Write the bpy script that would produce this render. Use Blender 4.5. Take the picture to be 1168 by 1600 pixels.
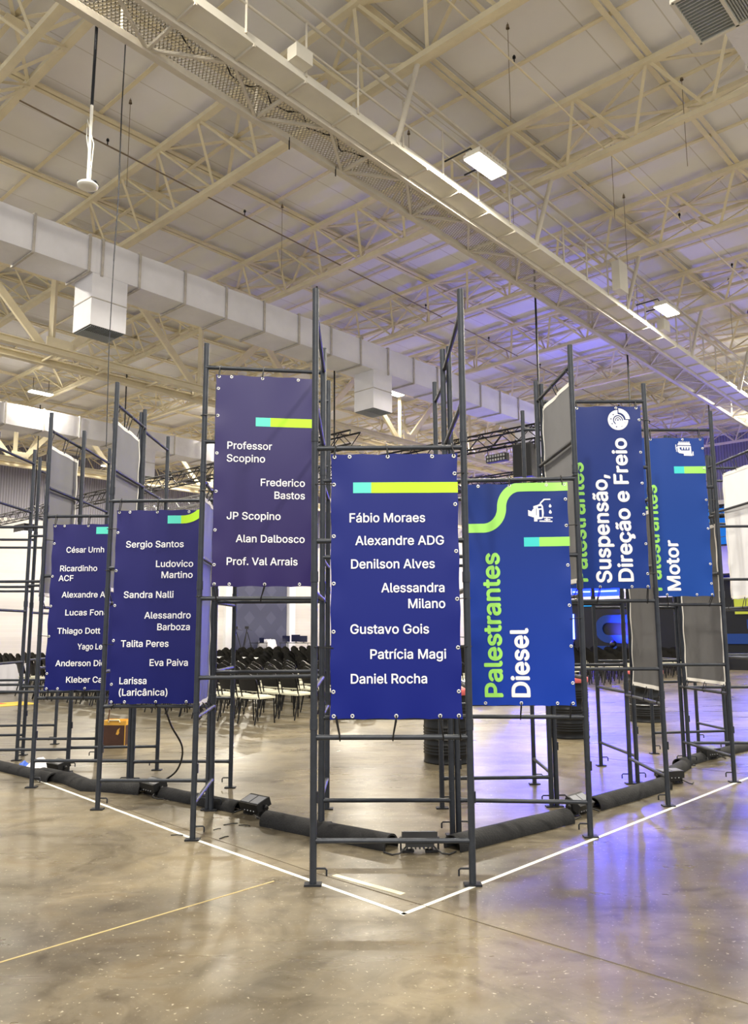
import bpy, bmesh, math, random
from mathutils import Vector, Matrix
from mathutils.geometry import tessellate_polygon
import mathutils.noise as mn
for o in list(bpy.data.objects): bpy.data.objects.remove(o, do_unlink=True)
S = bpy.context.scene
COL = S.collection
random.seed(7)
sin, cos, pi = math.sin, math.cos, math.pi

# ---------------------------------------------------------------- camera
F_PX, PITCH, ROLL, YAW = 1240.5, 0.14773, -0.00487, 0.01339
cy, sy = cos(YAW), sin(YAW)
fw = Vector((sy*cos(PITCH), cy*cos(PITCH), sin(PITCH)))
rt = Vector((cy, -sy, 0)); up = rt.cross(fw)
rt2 = rt*cos(ROLL) + up*sin(ROLL); up2 = -rt*sin(ROLL) + up*cos(ROLL)
cam = bpy.data.cameras.new('camera'); cam.sensor_fit = 'VERTICAL'; cam.sensor_height = 32
cam.lens = F_PX*32/1600; cam.clip_end = 300
co = bpy.data.objects.new('camera', cam); COL.objects.link(co)
m = Matrix((rt2, up2, -fw)).transposed().to_4x4(); m.translation = Vector((-.18667, -5.32818, 1.58184))
co.matrix_world = m; S.camera = co

# ---------------------------------------------------------------- view, world, fill light
S.view_settings.view_transform = 'Standard'; S.view_settings.look = 'None'
S.view_settings.gamma = 1; S.view_settings.use_curve_mapping = False
S.view_settings.exposure = 0.12
W = bpy.data.worlds.new('world'); S.world = W; W.use_nodes = True
W.node_tree.nodes['Background'].inputs[0].default_value = (.97, .98, 1.0, 1)
W.node_tree.nodes['Background'].inputs[1].default_value = 0.9     # added fill light, let in where walls are left out behind the camera
NEON_S = 140         # strength of the blue glow panels added at the stage neon
BLUE_W = 700       # watts of each added blue spotlight
HIGHBAY_W = 1000      # watts of each LED high-bay lamp
A = math.radians(46.5); CA, SA = cos(A), sin(A)
def P(u, v, z=0.0):                    # hall axes (u to the stage, v to the side wall) -> world
    return Vector((u*CA - v*SA, u*SA + v*CA, z))

# ---------------------------------------------------------------- materials
def srgb(r, g, b):
    f = lambda c: (c/255/12.92) if c/255 <= .04045 else ((c/255+.055)/1.055)**2.4
    return (f(r), f(g), f(b), 1)
def mat(name, col, rough=.5, metal=0.0, noise=0.0, nscale=8.0, bump=0.0, bscale=40.0, emit=None, estr=0, spec=.5, trans=0):
    M = bpy.data.materials.new(name); M.use_nodes = True
    nt = M.node_tree; b = nt.nodes['Principled BSDF']
    c = srgb(*col); b.inputs['Base Color'].default_value = c
    b.inputs['Roughness'].default_value = rough; b.inputs['Metallic'].default_value = metal
    b.inputs['Specular IOR Level'].default_value = spec
    if emit:
        b.inputs['Emission Color'].default_value = srgb(*emit); b.inputs['Emission Strength'].default_value = estr
    tc = nt.nodes.new('ShaderNodeTexCoord')
    if noise:
        n = nt.nodes.new('ShaderNodeTexNoise'); n.inputs['Scale'].default_value = nscale; n.inputs['Detail'].default_value = 6
        nt.links.new(tc.outputs['Object'], n.inputs['Vector'])
        r = nt.nodes.new('ShaderNodeMapRange'); r.inputs[1].default_value = .3; r.inputs[2].default_value = .7
        r.inputs[3].default_value = 1-noise; r.inputs[4].default_value = 1+noise
        nt.links.new(n.outputs['Fac'], r.inputs[0])
        mx = nt.nodes.new('ShaderNodeMix'); mx.data_type = 'RGBA'; mx.blend_type = 'MULTIPLY'; mx.inputs[0].default_value = 1
        mx.inputs[6].default_value = c; nt.links.new(r.outputs[0], mx.inputs[7]); nt.links.new(mx.outputs[2], b.inputs['Base Color'])
    if bump:
        n2 = nt.nodes.new('ShaderNodeTexNoise'); n2.inputs['Scale'].default_value = bscale; n2.inputs['Detail'].default_value = 4
        nt.links.new(tc.outputs['Object'], n2.inputs['Vector'])
        bp = nt.nodes.new('ShaderNodeBump'); bp.inputs['Strength'].default_value = bump; bp.inputs['Distance'].default_value = .02
        nt.links.new(n2.outputs['Fac'], bp.inputs['Height']); nt.links.new(bp.outputs['Normal'], b.inputs['Normal'])
    return M
def emis(name, col, s):
    M = bpy.data.materials.new(name); M.use_nodes = True; nt = M.node_tree; nt.nodes.clear()
    e = nt.nodes.new('ShaderNodeEmission'); e.inputs[0].default_value = srgb(*col); e.inputs[1].default_value = s
    o = nt.nodes.new('ShaderNodeOutputMaterial'); nt.links.new(e.outputs[0], o.inputs[0]); return M

M_post = mat('charcoal_painted_steel', (50, 54, 62), .42, .35, .18, 14, .05, 90)
M_plate = mat('dark_steel', (40, 42, 48), .5, .5)
M_beige = mat('beige_painted_steel', (230, 219, 188), .5, 0, .07, 3)
M_pipe = mat('brown_grey_pipe', (128, 112, 92), .5, 0, .1, 6)
M_mesh = mat('grey_expanded_mesh', (192, 186, 172), .6, 0, .1, 5)
M_catwalk = mat('pale_grey_painted_steel', (208, 201, 186), .5, 0, .08, 3)
M_tray = mat('cable_tray_white', (222, 218, 205), .45, 0, .05, 2)
M_duct = mat('white_duct_wrap', (226, 225, 230), .55, 0, .06, 1.6, .35, 5)
M_ductjoint = mat('grey_duct_flange', (188, 182, 174), .55, 0, .15, 8)
M_louver = mat('grey_louver', (172, 178, 180), .4, .4)
M_ink = (26, 34, 104)
M_grey = mat('grey_banner_back', (112, 112, 115), .7, 0, .06, 3)
M_greydark = mat('dark_grey_banner_back', (92, 92, 94), .7, 0, .08, 3)
M_bluelit = mat('blue_lit_banner_back', (92, 96, 150), .6, 0, .08, 3)  # grey back with the blue stage light put into its colour
M_whiteback = mat('white_banner_back', (225, 226, 230), .6, 0, .03, 3)
M_hem = mat('white_hem', (235, 232, 226), .6)
M_ring = mat('nickel_eyelet', (225, 225, 222), .25, .6)
M_tie = mat('black_cable_tie', (14, 14, 16), .5)
M_white = mat('white_print', (244, 244, 248), .5)
M_lime = mat('lime_print', (184, 236, 30), .5)
M_lime2 = mat('light_green_print', (160, 230, 104), .5)
M_cyan = mat('aqua_print', (92, 226, 204), .5)
M_cyan2 = mat('turquoise_print', (60, 210, 210), .5)
M_black = mat('black_plastic', (18, 18, 20), .45, 0, .1, 20)
M_rubber = mat('black_foam', (24, 24, 26), .85, 0, .2, 30, .3, 60)
M_steel = mat('bare_metal', (170, 172, 175), .3, .9)
M_glass = mat('lamp_lens', (150, 152, 158), .15, .2)
M_chair = mat('black_upholstery', (17, 17, 19), .5, 0, .2, 30)
M_chairmetal = mat('black_tube', (15, 15, 17), .3, .3)
M_seat = mat('pale_seat_fabric', (196, 194, 172), .7, 0, .08, 12)
M_drum = mat('black_drum', (20, 21, 23), .35, .3, .15, 6)
M_coral = mat('coral_lid', (232, 112, 112), .5)
M_case = mat('brown_case', (72, 44, 32), .6, 0, .15, 12)
M_amber = mat('amber_wood', (222, 168, 66), .55, 0, .12, 10)
M_tape = mat('white_floor_tape', (238, 235, 222), .6)
M_cream = mat('cream_floor_tape', (226, 214, 178), .6)
M_joint = mat('sealant_joint', (176, 158, 112), .6, 0, .2, 10)
M_djoint = mat('dark_saw_cut', (92, 82, 66), .7)
M_truss = mat('black_stage_truss', (22, 22, 25), .4, .4)
M_set = mat('stage_set_black', (24, 26, 34), .5)
M_setblue = mat('stage_set_blue', (12, 62, 140), .5)
M_setlime = mat('stage_set_lime', (205, 215, 70), .5, 0, 0, 8, 0, 40, (205, 215, 70), .05)
M_cyanlit = emis('cyan_lit_sign', (40, 160, 235), 1.2)
M_neon = emis('blue_neon', (90, 110, 255), 9)
M_neonglow = bpy.data.materials.new('blue_neon_glow'); M_neonglow.use_nodes = True
M_neonglow.node_tree.nodes['Principled BSDF'].inputs['Base Color'].default_value = (.01, .01, .05, 1)
M_neonglow.node_tree.nodes['Principled BSDF'].inputs['Emission Color'].default_value = (.0004, .0013, 1, 1)
M_neonglow.node_tree.nodes['Principled BSDF'].inputs['Emission Strength'].default_value = NEON_S
M_screen = emis('blue_led_wall', (40, 120, 220), .9)
M_lamp = emis('lamp_white', (255, 250, 235), 14)
M_bluelens = emis('blue_stage_lens', (40, 50, 255), 40)
M_cloth = mat('white_cloth', (226, 224, 232), .7, 0, .03, 3, .2, 6)
M_blueplastic = mat('blue_plastic', (30, 84, 190), .4)
M_red = mat('red_cable', (190, 30, 34), .5)
M_mat = mat('yellow_mat', (222, 190, 60), .7, 0, .1, 4)
M_redmat = mat('red_mat', (206, 84, 60), .7)
M_pvc = mat('white_pvc', (232, 230, 220), .4)
M_monitor = mat('dark_screen', (26, 30, 60), .25)

# vinyl banner print: navy that shifts from a dusty indigo at the top to a purer blue below (partly print, partly light on the top put into the colour)
def vinyl(name, top, bottom, z0, z1):
    M = bpy.data.materials.new(name); M.use_nodes = True; nt = M.node_tree; b = nt.nodes['Principled BSDF']
    b.inputs['Roughness'].default_value = .42; b.inputs['Specular IOR Level'].default_value = .22
    tc = nt.nodes.new('ShaderNodeTexCoord'); sp = nt.nodes.new('ShaderNodeSeparateXYZ'); nt.links.new(tc.outputs['Object'], sp.inputs[0])
    r = nt.nodes.new('ShaderNodeMapRange'); r.inputs[1].default_value = z0; r.inputs[2].default_value = z1
    nt.links.new(sp.outputs['Z'], r.inputs[0])
    mx = nt.nodes.new('ShaderNodeMix'); mx.data_type = 'RGBA'; mx.inputs[6].default_value = srgb(*bottom); mx.inputs[7].default_value = srgb(*top)
    nt.links.new(r.outputs[0], mx.inputs[0]); nt.links.new(mx.outputs[2], b.inputs['Base Color'])
    return M

# polished concrete with cloudy stains
def concrete():
    M = bpy.data.materials.new('polished_concrete'); M.use_nodes = True; nt = M.node_tree; b = nt.nodes['Principled BSDF']
    L = nt.links.new; N = nt.nodes.new
    tc = N('ShaderNodeTexCoord')
    def noise(s, d, dist=0, sc=(1, 1, 1)):
        mp = N('ShaderNodeMapping'); mp.inputs['Scale'].default_value = sc; L(tc.outputs['Object'], mp.inputs[0])
        n = N('ShaderNodeTexNoise'); n.inputs['Scale'].default_value = s; n.inputs['Detail'].default_value = d
        n.inputs['Roughness'].default_value = .62; n.inputs['Distortion'].default_value = dist; L(mp.outputs[0], n.inputs['Vector']); return n
    a = noise(.55, 8, .6); c = noise(2.6, 9, 1.2); e = noise(38, 4); g = noise(.9, 6, 1.5, (.35, 1.6, 1))
    def ramp(src, stops):
        r = N('ShaderNodeValToRGB'); L(src, r.inputs[0])
        while len(r.color_ramp.elements) < len(stops): r.color_ramp.elements.new(.5)
        for el, (p, col) in zip(r.color_ramp.elements, stops): el.position = p; el.color = srgb(*col)
        return r
    r1 = ramp(a.outputs['Fac'], [(.3, (70, 65, 56)), (.5, (104, 96, 80)), (.7, (138, 127, 104))])
    r2 = ramp(c.outputs['Fac'], [(.32, (178, 170, 154)), (.52, (255, 255, 255)), (.72, (226, 214, 190))])
    mx = N('ShaderNodeMix'); mx.data_type = 'RGBA'; mx.blend_type = 'MULTIPLY'; mx.inputs[0].default_value = .8
    L(r1.outputs[0], mx.inputs[6]); L(r2.outputs[0], mx.inputs[7])
    # pale worn flecks
    r3 = N('ShaderNodeMapRange'); r3.inputs[1].default_value = .63; r3.inputs[2].default_value = .69; L(e.outputs['Fac'], r3.inputs[0])
    m2 = N('ShaderNodeMix'); m2.data_type = 'RGBA'; m2.inputs[7].default_value = srgb(205, 196, 172)
    ml = N('ShaderNodeMath'); ml.operation = 'MULTIPLY'; ml.inputs[1].default_value = .6; L(r3.outputs[0], ml.inputs[0]); L(ml.outputs[0], m2.inputs[0])
    L(mx.outputs[2], m2.inputs[6]); L(m2.outputs[2], b.inputs['Base Color'])
    rr = N('ShaderNodeMapRange'); rr.inputs[1].default_value = .35; rr.inputs[2].default_value = .7; rr.inputs[3].default_value = .26; rr.inputs[4].default_value = .40
    b.inputs['Specular IOR Level'].default_value = .4; L(g.outputs['Fac'], rr.inputs[0]); L(rr.outputs[0], b.inputs['Roughness'])
    bp = N('ShaderNodeBump'); bp.inputs['Strength'].default_value = .12; bp.inputs['Distance'].default_value = .004; L(c.outputs['Fac'], bp.inputs['Height']); L(bp.outputs[0], b.inputs['Normal'])
    return M
M_floor = concrete()
# insulated roof sheets with faint seams, rib-clad upper wall, block wall
def lined(name, col, colline, size, axis_rot, gap=.02, rough=.6, noise=.05, wave=False, brick_w=2.0, brick_h=.5):
    M = bpy.data.materials.new(name); M.use_nodes = True; nt = M.node_tree; b = nt.nodes['Principled BSDF']; L = nt.links.new; N = nt.nodes.new
    b.inputs['Roughness'].default_value = rough
    tc = N('ShaderNodeTexCoord'); mp = N('ShaderNodeMapping'); mp.inputs['Rotation'].default_value = axis_rot; L(tc.outputs['Object'], mp.inputs[0])
    if wave:
        w = N('ShaderNodeTexWave'); w.inputs['Scale'].default_value = size; L(mp.outputs[0], w.inputs[0]); src = w.outputs['Fac']
        bp = N('ShaderNodeBump'); bp.inputs['Strength'].default_value = .6; bp.inputs['Distance'].default_value = .05; L(src, bp.inputs['Height']); L(bp.outputs[0], b.inputs['Normal'])
        mx = N('ShaderNodeMix'); mx.data_type = 'RGBA'; mx.inputs[6].default_value = srgb(*colline); mx.inputs[7].default_value = srgb(*col); L(src, mx.inputs[0]); L(mx.outputs[2], b.inputs['Base Color'])
        return M
    br = N('ShaderNodeTexBrick'); br.inputs['Color1'].default_value = srgb(*col); c2 = tuple(max(0, x-6) for x in col); br.inputs['Color2'].default_value = srgb(*c2)
    br.inputs['Mortar'].default_value = srgb(*colline); br.inputs['Scale'].default_value = 1; br.inputs['Mortar Size'].default_value = gap
    br.inputs['Brick Width'].default_value = brick_w; br.inputs['Row Height'].default_value = brick_h
    L(mp.outputs[0], br.inputs[0])
    n = N('ShaderNodeTexNoise'); n.inputs['Scale'].default_value = .5; n.inputs['Detail'].default_value = 5; L(tc.outputs['Object'], n.inputs['Vector'])
    r = N('ShaderNodeMapRange'); r.inputs[1].default_value = .3; r.inputs[2].default_value = .7; r.inputs[3].default_value = 1-noise; r.inputs[4].default_value = 1+noise; L(n.outputs['Fac'], r.inputs[0])
    mx = N('ShaderNodeMix'); mx.data_type = 'RGBA'; mx.blend_type = 'MULTIPLY'; mx.inputs[0].default_value = 1; L(br.outputs[0], mx.inputs[6]); L(r.outputs[0], mx.inputs[7]); L(mx.outputs[2], b.inputs['Base Color'])
    return M
M_roof = lined('roof_sheet', (242, 241, 242), (212, 208, 202), 1, (0, 0, -A), .012, .7, .06, False, 30.0, 1.17)
M_block = lined('white_block_wall', (216, 212, 206), (218, 214, 208), 1, (pi/2, 0, 0), .012, .6, .03, False, 40, .22)
M_clad = lined('grey_rib_cladding', (150, 148, 158), (120, 118, 128), 3.0, (0, 0, -A), wave=True)
M_door = mat('grey_folding_door', (66, 69, 92), .5)
M_door2 = mat('grey_folding_door_light', (76, 79, 102), .5)

# ---------------------------------------------------------------- mesh helpers
def smooth(pts, n=8):
    p = [Vector(q) for q in pts]; p = [p[0]]+p+[p[-1]]; o = []
    for i in range(1, len(p)-2):
        for k in range(n):
            t = k/n; o.append(.5*(2*p[i]+(p[i+1]-p[i-1])*t+(2*p[i-1]-5*p[i]+4*p[i+1]-p[i+2])*t*t+(3*p[i]-p[i-1]-3*p[i+1]+p[i+2])*t**3))
    return o+[p[-1]]
class MB:
    def __init__(s): s.v = []; s.f = []; s.sm = []; s.mi = []
    def add(s, vs, fs, smooth=False, mi=0):
        n = len(s.v); s.v += [tuple(v) for v in vs]
        for f in fs: s.f.append([i+n for i in f]); s.sm.append(smooth); s.mi.append(mi)
        return s
    def box(s, c, d, X=Vector((1, 0, 0)), Y=Vector((0, 1, 0)), Z=Vector((0, 0, 1)), mi=0):
        c = Vector(c); vs = [c + X*(i*d[0]/2) + Y*(j*d[1]/2) + Z*(k*d[2]/2) for i in (-1, 1) for j in (-1, 1) for k in (-1, 1)]
        return s.add(vs, [(0, 1, 3, 2), (4, 6, 7, 5), (0, 4, 5, 1), (2, 3, 7, 6), (0, 2, 6, 4), (1, 5, 7, 3)], False, mi)
    def beam(s, p, q, w, h, upv=(0, 0, 1), mi=0):
        p, q = Vector(p), Vector(q); d = (q-p); l = d.length; d = d/l; u = Vector(upv)
        y = u.cross(d)
        if y.length < 1e-4: y = Vector((1, 0, 0)).cross(d)
        y.normalize(); z = d.cross(y)
        return s.box((p+q)/2, (l, w, h), d, y, z, mi)
    def angle(s, p, q, w, t=.012, upv=(0, 0, 1), gap=0.0):      # a pair of steel angles back to back (T section)
        p, q = Vector(p), Vector(q); s.beam(p, q, w, t, upv)
        d = (q-p).normalized(); y = Vector(upv).cross(d).normalized(); z = d.cross(y)
        return s.beam(p+z*w*.3, q+z*w*.3, t*1.6, w*.6, upv)
    def tube(s, p, q, r, n=8, r2=None, cap=True, mi=0):
        return s.path([p, q], r, n, cap, mi, r2)
    def path(s, pts, r, n=8, cap=True, mi=0, r2=None):
        pts = [Vector(p) for p in pts]; vs = []; k = len(pts); y = None
        for i, p in enumerate(pts):
            d = (pts[min(i+1, k-1)] - pts[max(i-1, 0)]).normalized()
            if y is None:
                y = Vector((0, 0, 1)).cross(d)
                if y.length < 1e-3: y = Vector((1, 0, 0)).cross(d)
            y = (y - d*y.dot(d)).normalized(); z = d.cross(y)
            rr = r if (r2 is None or i == 0) else r2
            vs += [p + (y*cos(2*pi*j/n) + z*sin(2*pi*j/n))*rr for j in range(n)]
        fs = [(i*n+j, i*n+(j+1) % n, (i+1)*n+(j+1) % n, (i+1)*n+j) for i in range(k-1) for j in range(n)]
        s.add(vs, fs, True, mi)
        if cap: s.add(vs[:n], [tuple(range(n))[::-1]], False, mi); s.add(vs[-n:], [tuple(range(n))], False, mi)
        return s
    def lathe(s, prof, c=(0, 0, 0), n=24, X=Vector((1, 0, 0)), Y=Vector((0, 1, 0)), Z=Vector((0, 0, 1)), smooth=True, mi=0, closed=False):
        c = Vector(c); vs = []
        for r, z in prof: vs += [c + (X*cos(2*pi*j/n) + Y*sin(2*pi*j/n))*r + Z*z for j in range(n)]
        k = len(prof); fs = [(i*n+j, i*n+(j+1) % n, ((i+1) % k)*n+(j+1) % n, ((i+1) % k)*n+j) for i in range(k if closed else k-1) for j in range(n)]
        return s.add(vs, fs, smooth, mi)
    def poly(s, loops, fn, mi=0):                # filled 2-D outline(s) with holes, mapped to 3-D by fn
        L3 = [[Vector((x, y, 0)) for x, y in lp] for lp in loops]
        flat = [p for lp in L3 for p in lp]
        tr = tessellate_polygon(L3)
        fs = []
        for t in tr:
            a, b, c = (flat[i] for i in t)
            fs.append(tuple(t) if (b-a).cross(c-a).z > 0 else tuple(t)[::-1])
        return s.add([fn(p.x, p.y) for p in flat], fs, False, mi)
    def grid(s, fn, nu, nv, smooth=True, mi=0, flip=False):
        vs = [fn(i/nu, j/nv) for j in range(nv+1) for i in range(nu+1)]
        fs = [(j*(nu+1)+i, j*(nu+1)+i+1, (j+1)*(nu+1)+i+1, (j+1)*(nu+1)+i) for j in range(nv) for i in range(nu)]
        return s.add(vs, [f[::-1] for f in fs] if flip else fs, smooth, mi)
    def build(s, name, mats, parent=None, off=None, **props):
        me = bpy.data.meshes.new(name); o3 = Vector(off) if off is not None else Vector((0, 0, 0))
        me.from_pydata([(v[0]-o3.x, v[1]-o3.y, v[2]-o3.z) for v in s.v], [], s.f)
        for M in (mats if isinstance(mats, (list, tuple)) else [mats]): me.materials.append(M)
        me.polygons.foreach_set('use_smooth', s.sm); me.polygons.foreach_set('material_index', s.mi)
        me.update()
        o = bpy.data.objects.new(name, me); COL.objects.link(o)
        if parent is not None: o.parent = parent
        elif off is not None: o.location = o3
        for k, v in props.items(): o[k] = v
        return o
def thing(name, label, cat, loc=(0, 0, 0), rz=0, group=None, kind=None):
    o = bpy.data.objects.new(name, None); o.empty_display_size = .1; COL.objects.link(o); o.location = loc; o.rotation_euler = (0, 0, rz)
    o['label'] = label; o['category'] = cat
    if group: o['group'] = group
    if kind: o['kind'] = kind
    return o
def tag(o, label, cat, group=None, kind=None):
    o['label'] = label; o['category'] = cat
    if group: o['group'] = group
    if kind: o['kind'] = kind
    return o
def dup(root, loc, rz, label=None, group=None):
    r = root.copy(); COL.objects.link(r); r.location = loc; r.rotation_euler = (0, 0, rz)
    if label: r['label'] = label
    if group: r['group'] = group
    for ch in root.children:
        c = ch.copy(); COL.objects.link(c); c.parent = r
        for g in ch.children:
            d = g.copy(); COL.objects.link(d); d.parent = c
    return r
ORD = ['', 'first', 'second', 'third', 'fourth', 'fifth', 'sixth', 'seventh', 'eighth', 'ninth', 'tenth', 'eleventh', 'twelfth', 'thirteenth', 'fourteenth', 'fifteenth', 'sixteenth', 'seventeenth', 'eighteenth', 'nineteenth', 'twentieth']
def nth(n):
    if n < len(ORD): return ORD[n]
    return str(n) + ('th' if 10 <= n % 100 <= 20 else {1: 'st', 2: 'nd', 3: 'rd'}.get(n % 10, 'th'))
def struct(o): o['kind'] = 'structure'; return o
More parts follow.
